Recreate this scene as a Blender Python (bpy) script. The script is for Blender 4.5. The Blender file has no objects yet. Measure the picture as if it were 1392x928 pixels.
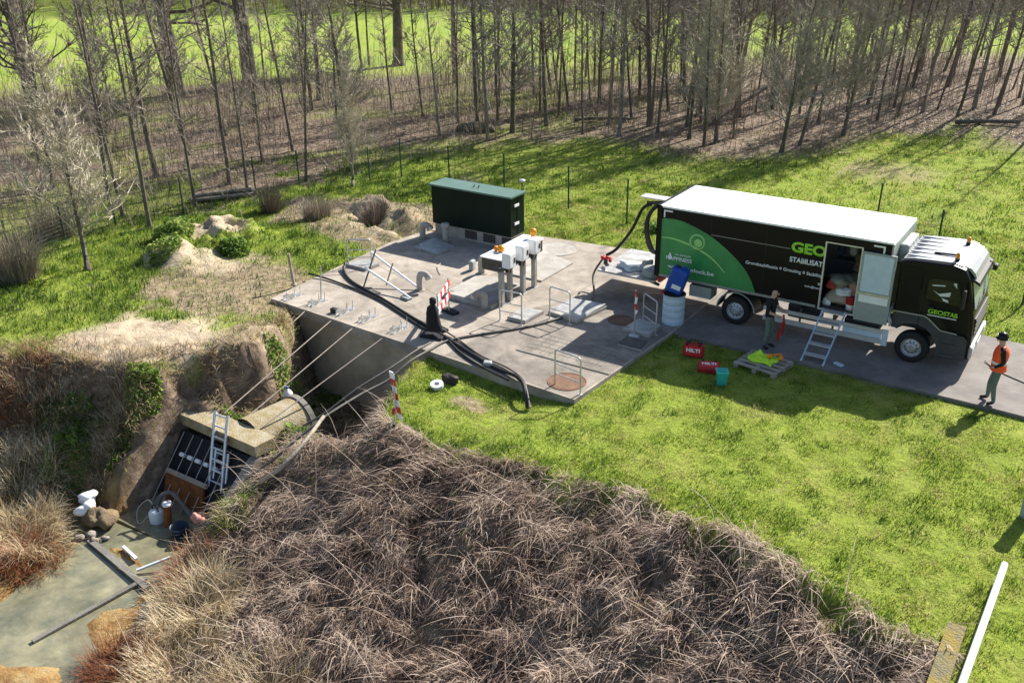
import bpy, bmesh, math, random
import numpy as np
from mathutils import Vector, Matrix
R = math.radians
scene = bpy.context.scene
# ------------------------------------------------------------------ camera, sky, sun, exposure
CAM = Vector((11.0735, -24.4403, 11.0281))
PITCH, ROLL, YAW = 0.428, -0.0113, -0.5851
fw = Vector((math.sin(YAW)*math.cos(PITCH), math.cos(YAW)*math.cos(PITCH), -math.sin(PITCH)))
rt = Vector((math.cos(YAW), -math.sin(YAW), 0)); up = rt.cross(fw)
r2 = rt*math.cos(ROLL)+up*math.sin(ROLL); u2 = -rt*math.sin(ROLL)+up*math.cos(ROLL)
cd = bpy.data.cameras.new('camera'); cam = bpy.data.objects.new('camera', cd)
scene.collection.objects.link(cam)
cd.sensor_width = 36.0; cd.lens = 1300.6/1392*36.0
cd.clip_start = 0.1; cd.clip_end = 3000
M = Matrix(((r2.x, u2.x, -fw.x), (r2.y, u2.y, -fw.y), (r2.z, u2.z, -fw.z))).to_4x4()
M.translation = CAM; cam.matrix_world = M
scene.camera = cam
SUN_EL = 37.0; SUN_AZ = 11.0                     # azimuth from +y towards +x
w = bpy.data.worlds.new('World'); scene.world = w; w.use_nodes = True
nt = w.node_tree; bg = nt.nodes['Background']
sky = nt.nodes.new('ShaderNodeTexSky'); sky.sky_type = 'NISHITA'; sky.sun_disc = False
sky.sun_elevation = R(SUN_EL); sky.sun_rotation = R(SUN_AZ)
nt.links.new(sky.outputs[0], bg.inputs[0]); bg.inputs[1].default_value = 0.08
sl = bpy.data.lights.new('sun', 'SUN'); sl.energy = 5.0; sl.angle = R(0.5); sl.color = (1, .95, .86)
sun = bpy.data.objects.new('sun', sl); scene.collection.objects.link(sun)
sd = Vector((math.sin(R(SUN_AZ))*math.cos(R(SUN_EL)), math.cos(R(SUN_AZ))*math.cos(R(SUN_EL)), math.sin(R(SUN_EL))))
sun.rotation_euler = sd.to_track_quat('Z', 'Y').to_euler(); sun.location = sd*60
scene.view_settings.view_transform = 'Standard'
scene.view_settings.look = 'None'
scene.view_settings.exposure = 1.08
scene.view_settings.gamma = 1
scene.render.engine = 'CYCLES'
scene.cycles.max_bounces = 6; scene.cycles.transparent_max_bounces = 6
scene.cycles.diffuse_bounces = 3; scene.cycles.glossy_bounces = 3; scene.cycles.transmission_bounces = 4
# ------------------------------------------------------------------ helpers
COL = scene.collection
rng = np.random.default_rng(7); rnd = random.Random(7)
def tag(o, label=None, cat=None, group=None, kind=None):
    if label: o['label'] = label
    if cat: o['category'] = cat
    if group: o['group'] = group
    if kind: o['kind'] = kind
    return o
def thing(name, loc, label, cat, group=None):
    o = bpy.data.objects.new(name, None); o.empty_display_size = .2
    o.location = loc; COL.objects.link(o)
    return tag(o, label, cat, group)
def origin(parent):
    v = Vector((0, 0, 0))
    while parent is not None:
        v += parent.location; parent = parent.parent
    return v
def copy_tree(o, parent=None):
    c = o.copy(); COL.objects.link(c)
    if parent is not None: c.parent = parent
    for ch in list(o.children): copy_tree(ch, c)
    return c
def link(name, me, mats, parent=None):
    o = bpy.data.objects.new(name, me); COL.objects.link(o)
    for m in (mats if isinstance(mats, (list, tuple)) else [mats]): me.materials.append(m)
    if parent is not None: o.parent = parent
    return o
def fast_mesh(name, V, F):
    V = np.asarray(V, np.float32); F = np.asarray(F, np.int32); k = F.shape[1]
    me = bpy.data.meshes.new(name)
    me.vertices.add(len(V)); me.vertices.foreach_set('co', V.ravel())
    me.loops.add(F.size); me.loops.foreach_set('vertex_index', F.ravel())
    me.polygons.add(len(F)); me.polygons.foreach_set('loop_start', np.arange(0, F.size, k, dtype=np.int32))
    me.update(calc_edges=True)
    return me
class MB:
    """collects shapes given in world coordinates; build() links ONE object (relative to its parent's base)"""
    def __init__(s): s.v = []; s.f = []; s.mi = []; s.m = 0; s.sm = []
    def add(s, V, F, smooth=False):
        n = len(s.v); s.v += [tuple(p) for p in V]
        for f in F: s.f.append(tuple(i+n for i in f)); s.mi.append(s.m); s.sm.append(smooth)
        return s
    def box(s, c, d, rz=0, rx=0, ry=0):
        hx, hy, hz = d[0]/2, d[1]/2, d[2]/2
        V = [Vector((x*hx, y*hy, z*hz)) for x in (-1, 1) for y in (-1, 1) for z in (-1, 1)]
        m = Matrix.Rotation(rz, 3, 'Z') @ Matrix.Rotation(ry, 3, 'Y') @ Matrix.Rotation(rx, 3, 'X')
        V = [m @ p + Vector(c) for p in V]
        return s.add(V, [(0, 1, 3, 2), (4, 6, 7, 5), (0, 4, 5, 1), (2, 3, 7, 6), (0, 2, 6, 4), (1, 5, 7, 3)])
    def bb(s, x0, x1, y0, y1, z0, z1):
        return s.box(((x0+x1)/2, (y0+y1)/2, (z0+z1)/2), (abs(x1-x0), abs(y1-y0), abs(z1-z0)))
    def rbox(s, c, d, r=.03, rz=0, rx=0, ry=0):
        bm = bmesh.new(); bmesh.ops.create_cube(bm, size=1)
        for v in bm.verts: v.co = Vector((v.co.x*d[0], v.co.y*d[1], v.co.z*d[2]))
        bmesh.ops.bevel(bm, geom=list(bm.edges), offset=r, segments=2, affect='EDGES', profile=.5)
        m = Matrix.Rotation(rz, 3, 'Z') @ Matrix.Rotation(ry, 3, 'Y') @ Matrix.Rotation(rx, 3, 'X')
        bm.verts.index_update()
        s.add([m @ v.co + Vector(c) for v in bm.verts], [[v.index for v in f.verts] for f in bm.faces]); bm.free()
        return s
    def tube(s, pts, r, n=8, cap=True):
        P = [Vector(p) for p in pts]; k = len(P)
        rr = r if isinstance(r, (list, tuple)) else [r]*k
        V = []; ref = None
        for i in range(k):
            t = (P[min(i+1, k-1)]-P[max(i-1, 0)])
            if t.length < 1e-9: t = Vector((0, 0, 1))
            t.normalize()
            if ref is None: ref = t.orthogonal().normalized()
            ref = (ref - t*ref.dot(t))
            ref = ref.normalized() if ref.length > 1e-6 else t.orthogonal().normalized()
            b = t.cross(ref)
            for j in range(n):
                a = 2*math.pi*j/n; V.append(P[i]+(ref*math.cos(a)+b*math.sin(a))*rr[i])
        F = [(i*n+j, i*n+(j+1) % n, (i+1)*n+(j+1) % n, (i+1)*n+j) for i in range(k-1) for j in range(n)]
        s.add(V, F, True)
        if cap: s.add([V[j] for j in range(n)], [tuple(range(n-1, -1, -1))]); s.add(V[-n:], [tuple(range(n))])
        return s
    def lathe(s, c, prof, n=20, ax=None, smooth=True):
        V = []; m = Vector((0, 0, 1)).rotation_difference(Vector(ax)).to_matrix() if ax else Matrix.Identity(3)
        for r, z in prof:
            for j in range(n):
                a = 2*math.pi*j/n; V.append(m @ Vector((r*math.cos(a), r*math.sin(a), z))+Vector(c))
        k = len(prof)
        s.add(V, [(i*n+j, i*n+(j+1) % n, (i+1)*n+(j+1) % n, (i+1)*n+j) for i in range(k-1) for j in range(n)], smooth)
        return s
    def prism(s, poly, y0, y1, plane='xz'):
        """polygon extruded; plane 'xz' (along y), 'xy' (along z), 'yz' (along x)"""
        mk = {'xz': lambda p, q: (p[0], q, p[1]), 'xy': lambda p, q: (p[0], p[1], q), 'yz': lambda p, q: (q, p[0], p[1])}[plane]
        n = len(poly); V = [mk(p, y0) for p in poly]+[mk(p, y1) for p in poly]
        return s.add(V, [tuple(range(n)), tuple(range(2*n-1, n-1, -1))]+[(i, n+i, n+(i+1) % n, (i+1) % n) for i in range(n)])
    def blob(s, c, d, n=8, amp=.15, seed=0, rz=0):
        bm = bmesh.new(); bmesh.ops.create_icosphere(bm, subdivisions=3 if n > 8 else 2, radius=1)
        q = random.Random(seed); ph = [q.uniform(0, 6.28) for _ in range(6)]; fr = [q.uniform(1.5, 4.5) for _ in range(6)]
        m = Matrix.Rotation(rz, 3, 'Z'); V = []
        for v in bm.verts:
            p = v.co; k = 1+amp*(math.sin(p.x*fr[0]+ph[0])*math.sin(p.y*fr[1]+ph[1])+math.sin(p.z*fr[2]*1.4+ph[2])*.6+math.sin((p.x+p.y)*fr[3]*1.8+ph[3])*.4)
            V.append(m @ Vector((p.x*k*d[0], p.y*k*d[1], p.z*k*d[2]))+Vector(c))
        bm.verts.index_update(); s.add(V, [[v.index for v in f.verts] for f in bm.faces], True); bm.free()
        return s
    def build(s, name, mats, parent=None, fix=True):
        o0 = origin(parent); me = bpy.data.meshes.new(name)
        me.from_pydata([(p[0]-o0.x, p[1]-o0.y, p[2]-o0.z) for p in s.v], [], s.f)
        me.polygons.foreach_set('material_index', s.mi); me.polygons.foreach_set('use_smooth', s.sm)
        if fix:
            bm = bmesh.new(); bm.from_mesh(me); bmesh.ops.recalc_face_normals(bm, faces=bm.faces); bm.to_mesh(me); bm.free()
        me.update()
        return link(name, me, mats, parent)
def catmull(P, k=6):
    P = [Vector(p) for p in P]; Q = [P[0]*2-P[1]]+P+[P[-1]*2-P[-2]]; out = []
    for i in range(1, len(Q)-2):
        a, b, c, d = Q[i-1:i+3]
        for j in range(k):
            t = j/k; out.append(.5*((2*b)+(c-a)*t+(2*a-5*b+4*c-d)*t*t+(3*b-a-3*c+d)*t**3))
    return out+[P[-1]]
# ------------------------------------------------------------------ materials
def mat(name, col, rough=.8, var=.25, scale=6, col2=None, bump=0, bscale=None, metal=0, trans=0, island=0, spec=.3, det=5, coord='Object', stain=0, sscale=.5):
    m = bpy.data.materials.new(name); m.use_nodes = True; t = m.node_tree; N = t.nodes; L = t.links
    b = N['Principled BSDF']; b.inputs['Roughness'].default_value = rough; b.inputs['Metallic'].default_value = metal
    b.inputs['Specular IOR Level'].default_value = spec
    tc = N.new('ShaderNodeTexCoord'); no = N.new('ShaderNodeTexNoise')
    no.inputs['Scale'].default_value = scale; no.inputs['Detail'].default_value = det; no.inputs['Roughness'].default_value = .65
    L.new(tc.outputs[coord], no.inputs['Vector'])
    mx = N.new('ShaderNodeMix'); mx.data_type = 'RGBA'
    c2 = col2 or tuple(c*(1-var) for c in col); c1 = col if col2 else tuple(min(1, c*(1+var)) for c in col)
    mx.inputs[6].default_value = (*c1, 1); mx.inputs[7].default_value = (*c2, 1)
    mr = N.new('ShaderNodeMapRange'); mr.inputs[1].default_value = .35; mr.inputs[2].default_value = .65
    L.new(no.outputs[0], mr.inputs[0]); L.new(mr.outputs[0], mx.inputs[0]); out = mx.outputs[2]
    if island:
        g = N.new('ShaderNodeNewGeometry'); hs = N.new('ShaderNodeHueSaturation')
        mm = N.new('ShaderNodeMapRange'); mm.inputs[3].default_value = 1-island; mm.inputs[4].default_value = 1+island
        L.new(g.outputs['Random Per Island'], mm.inputs[0]); L.new(mm.outputs[0], hs.inputs['Value']); L.new(out, hs.inputs['Color']); out = hs.outputs[0]
    if stain:
        n3 = N.new('ShaderNodeTexNoise'); n3.inputs['Scale'].default_value = sscale; n3.inputs['Detail'].default_value = 11; n3.inputs['Roughness'].default_value = .72; n3.inputs['Distortion'].default_value = .6
        L.new(tc.outputs[coord], n3.inputs['Vector']); m3 = N.new('ShaderNodeMapRange'); m3.inputs[1].default_value = .42; m3.inputs[2].default_value = .62; m3.inputs[3].default_value = 1-stain
        L.new(n3.outputs[0], m3.inputs[0]); h3 = N.new('ShaderNodeHueSaturation'); L.new(m3.outputs[0], h3.inputs['Value']); L.new(out, h3.inputs['Color']); out = h3.outputs[0]
    L.new(out, b.inputs['Base Color'])
    if bump:
        n2 = N.new('ShaderNodeTexNoise'); n2.inputs['Scale'].default_value = bscale or scale*4; n2.inputs['Detail'].default_value = 4
        L.new(tc.outputs[coord], n2.inputs['Vector'])
        bu = N.new('ShaderNodeBump'); bu.inputs['Strength'].default_value = bump; bu.inputs['Distance'].default_value = .05
        L.new(n2.outputs[0], bu.inputs['Height']); L.new(bu.outputs[0], b.inputs['Normal'])
    if trans:
        tr = N.new('ShaderNodeBsdfTranslucent'); L.new(out, tr.inputs[0]); ms = N.new('ShaderNodeMixShader'); ms.inputs[0].default_value = trans
        o = N['Material Output']; L.new(b.outputs[0], ms.inputs[1]); L.new(tr.outputs[0], ms.inputs[2]); L.new(ms.outputs[0], o.inputs[0])
    return m
def blade_mat(name, cols, trans=.4, nscale=.35, rough=.6):
    """colour by patch noise and by blade: cols = [(pos, rgb), ...] on a ramp"""
    m = bpy.data.materials.new(name); m.use_nodes = True; t = m.node_tree; N = t.nodes; L = t.links
    b = N['Principled BSDF']; b.inputs['Roughness'].default_value = rough; b.inputs['Specular IOR Level'].default_value = .25
    g = N.new('ShaderNodeNewGeometry'); no = N.new('ShaderNodeTexNoise'); no.inputs['Scale'].default_value = nscale; no.inputs['Detail'].default_value = 4
    L.new(g.outputs['Position'], no.inputs['Vector'])
    at = N.new('ShaderNodeAttribute'); at.attribute_name = 'tint'
    a = N.new('ShaderNodeMath'); a.operation = 'MULTIPLY_ADD'; a.inputs[1].default_value = .55; a.inputs[2].default_value = -.28
    L.new(g.outputs['Random Per Island'], a.inputs[0])
    a2 = N.new('ShaderNodeMath'); a2.operation = 'MULTIPLY_ADD'; a2.inputs[1].default_value = 1.5; a2.inputs[2].default_value = -.75
    L.new(no.outputs[0], a2.inputs[0])
    s = N.new('ShaderNodeMath'); L.new(a.outputs[0], s.inputs[0]); L.new(a2.outputs[0], s.inputs[1])
    s2 = N.new('ShaderNodeMath'); L.new(s.outputs[0], s2.inputs[0]); L.new(at.outputs['Fac'], s2.inputs[1])
    cr = N.new('ShaderNodeValToRGB'); e = cr.color_ramp.elements
    while len(e) < len(cols): e.new(.5)
    for i, (p, c) in enumerate(cols): e[i].position = p; e[i].color = (*c, 1)
    L.new(s2.outputs[0], cr.inputs[0]); L.new(cr.outputs[0], b.inputs['Base Color'])
    tr = N.new('ShaderNodeBsdfTranslucent'); L.new(cr.outputs[0], tr.inputs[0]); ms = N.new('ShaderNodeMixShader'); ms.inputs[0].default_value = trans
    L.new(b.outputs[0], ms.inputs[1]); L.new(tr.outputs[0], ms.inputs[2]); L.new(ms.outputs[0], N['Material Output'].inputs[0])
    return m
def glass_mat(name, col, rough=.03, alpha=.35):
    m = bpy.data.materials.new(name); m.use_nodes = True; t = m.node_tree; N = t.nodes; L = t.links
    b = N['Principled BSDF']; b.inputs['Base Color'].default_value = (*col, 1); b.inputs['Roughness'].default_value = rough
    b.inputs['Specular IOR Level'].default_value = .6
    tp = N.new('ShaderNodeBsdfTransparent'); ms = N.new('ShaderNodeMixShader'); ms.inputs[0].default_value = alpha
    L.new(tp.outputs[0], ms.inputs[1]); L.new(b.outputs[0], ms.inputs[2]); L.new(ms.outputs[0], N['Material Output'].inputs[0])
    return m
Mt = dict(
 concrete=mat('concrete', (.45, .395, .33), .9, scale=2.3, col2=(.34, .29, .24), bump=.25, bscale=30, det=10, stain=.36, sscale=.55),
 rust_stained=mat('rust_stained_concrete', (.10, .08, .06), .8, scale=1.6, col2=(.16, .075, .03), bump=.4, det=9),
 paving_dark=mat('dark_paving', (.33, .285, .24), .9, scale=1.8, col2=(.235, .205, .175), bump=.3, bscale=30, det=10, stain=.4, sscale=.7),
 concrete_stained=mat('concrete_stained', (.52, .44, .32), .9, scale=.8, col2=(.32, .265, .19), bump=.3, bscale=20, det=10),
 concrete_light=mat('concrete_light', (.50, .47, .42), .9, scale=1.3, col2=(.37, .34, .30), bump=.2, bscale=30, det=9, stain=.3, sscale=1.1),
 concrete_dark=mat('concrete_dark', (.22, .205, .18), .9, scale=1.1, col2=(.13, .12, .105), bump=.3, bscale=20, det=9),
 concrete_moss=mat('concrete_moss', (.38, .335, .25), .9, scale=3.2, col2=(.24, .185, .075), bump=.6, bscale=25, det=10),
 asphalt=mat('asphalt', (.27, .243, .22), .9, scale=1.7, col2=(.20, .182, .168), bump=.3, bscale=80, det=10, stain=.3, sscale=.6),
 galv=mat('galvanised_steel', (.52, .52, .51), .45, .15, 9, metal=.7),
 alu=mat('aluminium', (.66, .67, .69), .38, .1, 9, metal=.6),
 steel_dark=mat('dark_steel', (.09, .085, .08), .6, .3, 9, metal=.4),
 plate=mat('steel_plate', (.55, .55, .54), .5, scale=3, col2=(.40, .40, .39), metal=.3, bump=.05, stain=.35, sscale=2),
 white=mat('white_paint', (.80, .80, .79), .45, .04, 3),
 roofwhite=mat('white_roof_sheet', (.84, .85, .86), .5, .03, 1.5, stain=.12, sscale=1.2),
 offwhite=mat('off_white_plastic', (.62, .65, .66), .5, .06, 4),
 greypaint=mat('grey_paint', (.30, .33, .31), .5, .08, 3),
 black=mat('black_paint', (.008, .008, .010), .3, .1, 3, spec=.2),
 brownblack=mat('dark_wrap', (.010, .0085, .009), .38, .1, 2, spec=.16),
 blackplastic=mat('black_plastic', (.02, .02, .021), .55, .2, 6),
 rubber=mat('rubber', (.018, .018, .019), .8, .2, 12),
 greyplastic=mat('grey_plastic', (.05, .052, .056), .6, .15, 5),
 green=mat('green_wrap', (.05, .29, .085), .35, scale=.9, col2=(.03, .19, .055), spec=.45),
 limeline=mat('lime_vinyl', (.30, .60, .20), .4, .05, 3),
 lime=mat('lime_lettering', (.30, .66, .05), .45, .05, 3),
 letter=mat('white_lettering', (.78, .78, .78), .45, .03, 3),
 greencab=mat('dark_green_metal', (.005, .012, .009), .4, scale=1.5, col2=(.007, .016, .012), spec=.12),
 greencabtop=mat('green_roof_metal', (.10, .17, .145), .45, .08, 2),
 silver=mat('silver_paint', (.36, .37, .39), .38, .06, 3, metal=.5),
 chrome=mat('rim_steel', (.42, .43, .45), .4, .15, 9, metal=.5),
 amber=mat('amber_lens', (.75, .28, .02), .3, .05, 4),
 red=mat('red_plastic', (.34, .018, .02), .45, .12, 5),
 redrefl=mat('red_stripe', (.55, .03, .03), .45, .08, 5),
 blue=mat('blue_plastic', (.014, .07, .36), .4, .1, 5),
 bluelight=mat('pale_blue_plastic', (.50, .60, .68), .5, .06, 5),
 bluemetal=mat('blue_aluminium', (.42, .54, .72), .4, .08, 5, metal=.3),
 teal=mat('teal_plastic', (.03, .36, .30), .45, .08, 5),
 tealtop=mat('teal_lid', (.05, .46, .40), .4, .06, 5),
 wood=mat('weathered_wood', (.42, .36, .29), .85, scale=5, col2=(.26, .22, .17), bump=.3),
 hiyellow=mat('hi_vis_yellow', (.52, .80, .04), .7, .15, 7),
 orange=mat('orange_plastic', (.78, .26, .02), .5, .1, 7),
 hiorange=mat('hi_vis_orange', (.85, .10, .03), .7, .1, 7),
 refl=mat('reflective_tape', (.70, .72, .70), .4, .05, 7),
 skin=mat('skin', (.50, .29, .21), .55, .08, 8),
 hair=mat('short_hair', (.05, .035, .025), .8, .2, 20),
 shirt=mat('black_cloth', (.015, .015, .017), .85, .3, 9),
 trousers=mat('grey_green_cloth', (.13, .16, .14), .9, .2, 9),
 jeans=mat('dark_cloth', (.06, .065, .06), .9, .2, 9),
 boots=mat('boot_leather', (.03, .025, .022), .7, .2, 9),
 tarp=mat('olive_cloth', (.22, .21, .16), .9, .25, 6, bump=.4),
 sack=mat('paper_sack', (.36, .29, .22), .85, .15, 6),
 redcloth=mat('red_cloth', (.40, .05, .04), .85, .2, 6),
 rust=mat('rust', (.24, .085, .022), .9, scale=4, col2=(.12, .045, .016), bump=.4),
 rustplate=mat('rusty_cover', (.21, .115, .07), .85, scale=6, col2=(.13, .075, .05), bump=.3),
 moss=mat('yellow_moss', (.27, .20, .045), .95, scale=5, col2=(.17, .155, .10), bump=.8, bscale=25),
 bark=mat('bark', (.18, .15, .122), .95, scale=4, col2=(.085, .07, .057), bump=.8, bscale=18, det=8),
 barkpale=mat('pale_bark', (.30, .27, .22), .95, scale=5, col2=(.13, .11, .09), bump=.6, bscale=18, det=8),
 barkmoss=mat('mossy_bark', (.15, .14, .08), .95, scale=4, col2=(.07, .058, .045), bump=.8, bscale=18, det=8),
 twig=mat('twigs', (.22, .185, .155), .9, .25, 2, island=.35),
 twigpale=mat('pale_twigs', (.42, .375, .29), .9, .2, 2, island=.35),
 twigmid=mat('grey_twigs', (.31, .275, .23), .9, .2, 2, island=.35),
 wire=mat('green_wire', (.035, .07, .045), .6, .1, 5),
 hose=mat('black_hose', (.022, .021, .02), .5, .2, 9),
 hosegrey=mat('grey_hose', (.12, .11, .10), .6, .2, 9),
 cable=mat('steel_cable', (.40, .38, .34), .5, .15, 9, metal=.4),
 rope=mat('tie_rod', (.36, .31, .26), .6, .15, 9, metal=.3),
 stone=mat('stone', (.30, .27, .23), .9, scale=5, col2=(.16, .13, .10), bump=.6),
 glassdark=glass_mat('dark_glass', (.006, .007, .008), .04, .62),
 glassclear=glass_mat('windscreen_glass', (.03, .04, .04), .04, .30),
 interior=mat('box_interior', (.20, .20, .20), .8, .1, 3),
 seat=mat('seat_cloth', (.30, .31, .31), .8, .2, 6),
)
# ------------------------------------------------------------------ noise, polygons and terrain height
def _hash(ix, iy, s):
    n = (ix.astype(np.int64)*374761393+iy.astype(np.int64)*668265263+s*982451653) & 0x7fffffff
    n = ((n ^ (n >> 13))*1274126177) & 0x7fffffff
    return ((n ^ (n >> 16)) & 0xffff)/65535.0
def vnoise(x, y, s=0):
    ix = np.floor(x); iy = np.floor(y); fx = x-ix; fy = y-iy
    fx = fx*fx*(3-2*fx); fy = fy*fy*(3-2*fy)
    a = _hash(ix, iy, s); b = _hash(ix+1, iy, s); c = _hash(ix, iy+1, s); d = _hash(ix+1, iy+1, s)
    return (a*(1-fx)+b*fx)*(1-fy)+(c*(1-fx)+d*fx)*fy
def fbm(x, y, f=1., o=4, s=0):
    t = 0; a = .5; n = 0
    for i in range(o): t = t+a*vnoise(x*f, y*f, s+i); n += a; a *= .55; f *= 2.03
    return t/n
def sst(a, b, x):
    t = np.clip((x-a)/(b-a), 0, 1); return t*t*(3-2*t)
def sdf(poly, x, y):
    """signed distance, positive inside"""
    d = np.full(np.shape(x), 1e9); ins = np.zeros(np.shape(x), bool); n = len(poly)
    for i in range(n):
        ax, ay = poly[i]; bx, by = poly[(i+1) % n]; ex, ey = bx-ax, by-ay
        t = np.clip(((x-ax)*ex+(y-ay)*ey)/(ex*ex+ey*ey+1e-12), 0, 1)
        d = np.minimum(d, np.hypot(x-ax-t*ex, y-ay-t*ey))
        c = ((ay > y) != (by > y)) & (x < (bx-ax)*(y-ay)/((by-ay) if by != ay else 1e-12)+ax); ins ^= c
    return np.where(ins, d, -d)
DITCH = [(-60, -24), (-20, -16.4), (-15.5, -14.2), (-13.5, -12.5), (-12.6, -11.75), (-11, -11.45), (-9.4, -10.9), (-8.6, -9.7), (-7.9, -8.5), (-8.3, -7.3), (-9.5, -5.7), (-9.4, -4.6),
         (-4.1, -4.9), (-3.9, -6.6), (-3.4, -8.2), (-2.7, -9.4), (-1, -9.5), (1, -9.6), (2.2, -9.5), (3.9, -9.15), (5.3, -9.3), (6.9, -9.65), (8.2, -10.15), (9.3, -10.65), (10.3, -10.6), (10.4, -14), (11.5, -40), (-60, -40)]
WATER = [(-10.2, -13.2), (-8.6, -13.4), (-5.6, -13.2), (-5.0, -14.4), (-4.5, -15.4), (-3.9, -16.5), (-3.2, -18.5), (-2.5, -22), (-8, -22), (-8, -18), (-7.7, -16.6), (-8.2, -15.3), (-8.9, -14.2)]
SILT = [[(-7.7, -14.0), (-6.9, -13.75), (-6.0, -13.95), (-5.85, -14.4), (-6.5, -14.35), (-7.2, -14.3)], [(-5.7, -15.3), (-4.9, -14.9), (-4.1, -15.9), (-4.1, -16.7), (-4.9, -16.5), (-5.6, -16.15)],
        [(-6.6, -17.9), (-5.7, -17.7), (-4.7, -17.1), (-4.1, -17.4), (-4.4, -18.6), (-5.8, -19.0)], [(-5.5, -14.5), (-4.9, -14.4), (-4.6, -14.9), (-5.2, -15.15)]]
def silt(x, y): return np.maximum.reduce([sdf(p, x, y) for p in SILT])
LEAF = [(-90, -60), (-30, -16), (-22.5, -9), (-20.6, -3.5), (-19.9, -.5), (-19.4, 2.5), (-18.3, 6), (-18, 10.9), (-15.4, 15.6), (-11.3, 18.7), (-6, 17.8), (-3.1, 19.8), (-.8, 22.5),
        (-.3, 27), (2.6, 29.3), (6.3, 28.6), (14, 27), (45, 26), (140, 60), (120, 190), (60, 124), (0, 62), (-20, 44), (-34, 30.5), (-48, 15.8), (-65, 3), (-110, -25)]
DECK = [(-10.35, -5.6), (.92, -6.38), (1.25, -1.42), (1.25, 4.25), (-2.1, 4.45), (-6.35, 3.97), (-10.25, 3.3), (-10.7, .5)]
ROAD = [(1.25, -1.42), (5, -1.33), (9.5, -1.42), (30, -2.6), (90, -7), (90, -1.5), (30, 2.1), (9.6, 2.95), (5, 3.3), (1.25, 4.25)]
def mound(x, y, cx, cy, rx, ry, a=0):
    c, s = math.cos(a), math.sin(a); u = (x-cx)*c+(y-cy)*s; v = -(x-cx)*s+(y-cy)*c
    return np.exp(-((u/rx)**2+(v/ry)**2))
def H(x, y):
    x = np.asarray(x, float); y = np.asarray(y, float)
    wig = (fbm(x, y, .9, 3, 3)-.5)*.7
    dd = sdf(DITCH, x, y); d = dd+wig*np.where(x > -4, .9, np.where(y < -9.6, 1.5, .6))
    rw = 6.9-1.6*sst(-1, -5, x)
    right = 2.75*(.8*np.clip(d/rw, 0, 1)+.2*sst(-.1, rw*.6, d))+.15*sst(0, .3, d)
    ck = .15+.85*sst(-13.6, -12.4, x); left = .55*ck*sst(-.05, .6, d)+(2.7-.55*ck)*(.7*np.clip((d-.1)/(3.6-.5*ck), 0, 1)+.3*sst(.2, 2.8, d))
    pit = 2.75*sst(-.1, .85, d)
    wl = sst(-6.2, -8.4, x); wp = sst(-10.2, -9.2, y)*sst(-2.6, -4.0, x)
    z = -(right*(1-wl)+left*wl); z = z*(1-wp)-pit*wp
    # berm behind the headwall that carries the pipe
    bm = sst(-9.6, -8.8, x)*sst(-4.2, -5.2, x)*sst(-11.1, -10.5, y)*sst(-8.7, -9.3, y)
    z = np.where(z < -1.5, z*(1-bm)+(-1.5)*bm, z)
    # basin floor and open water bed
    bs = (x > -8.35) & (x < -5.75) & (y > -13.8) & (y < -10.5)
    wd = sdf(WATER, x, y)+wig*.3
    z = z-.45*sst(-.35, .25, wd)
    z = np.where(bs, -3.25, z)
    si = silt(x, y)+(fbm(x, y, 3.2, 3, 7)-.5)*.35; z = np.where(bs, z, np.maximum(z, -3.08+.27*sst(-.45, .4, si)))
    base = (fbm(x, y, .22, 3, 11)-.5)*.35+(fbm(x, y, 1.7, 3, 12)-.5)*.10
    base = base+((fbm(x, y, 2.3, 2, 14)-.5)*.06)*(y < 16)*(y > -12)
    flat = np.maximum(sst(-1.2, -.1, sdf(DECK, x, y)), sst(-1.5, -.15, sdf(ROAD, x, y)))
    z = z+base*(1-flat)
    z = z-.10*flat*(dd < .3)
    z = z-.22*sst(-5.7, -6.6, y)*sst(-4.2, -3.4, x)*sst(1.2, -.5, x)*(1-sst(0, .6, dd))
    r = (fbm(x, y, 2.6, 4, 21)-.5)
    out = dd < .1
    wx = (fbm(x, y, .9, 3, 51)-.5)*1.6; wy = (fbm(x, y, .9, 3, 52)-.5)*1.6; x0_, y0_ = x, y; x, y = x+wx, y+wy
    mz = .55*mound(x, y, -16.6, -2.4, 1.5, .8, .5)+.42*mound(x, y, -15.6, -5.0, .9, .7)+.45*mound(x, y, -15.9, -3.7, 1.6, .7, 1.2)
    mz = mz+.12*mound(x, y, -10.8, -9.9, 2.3, 1.5, .5)+.22*mound(x, y, -8.3, -8.3, .8, .8)
    mz = mz+.26*mound(x, y, -15.0, 3.4, 1.5, .5, .5)+.36*mound(x, y, -12.2, 3.3, 2.4, .45, -.35)-.35*mound(x, y, -13.0, 2.2, 1.9, .55, -.35)+.25*mound(x, y, -12.2, .8, 1.9, .35, .1)
    x, y = x0_, y0_
    z = z+np.where(out, mz*(1+1.6*r)+.25*r*np.clip(mz*3, 0, 1), 0)
    z = z+np.where((dd > .0) & (wd < -.2) & ~bs, r*.55+(fbm(x, y, 6., 2, 23)-.5)*.22, 0)
    z = z+np.where(~bs & (dd > .2), .35*mound(x, y, -4.75, -11.9, .75, 1.2), 0)
    far = sst(18, 60, y-x*.5)
    z = z+(fbm(x, y, .05, 3, 31)-.5)*1.2*far
    return z
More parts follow.
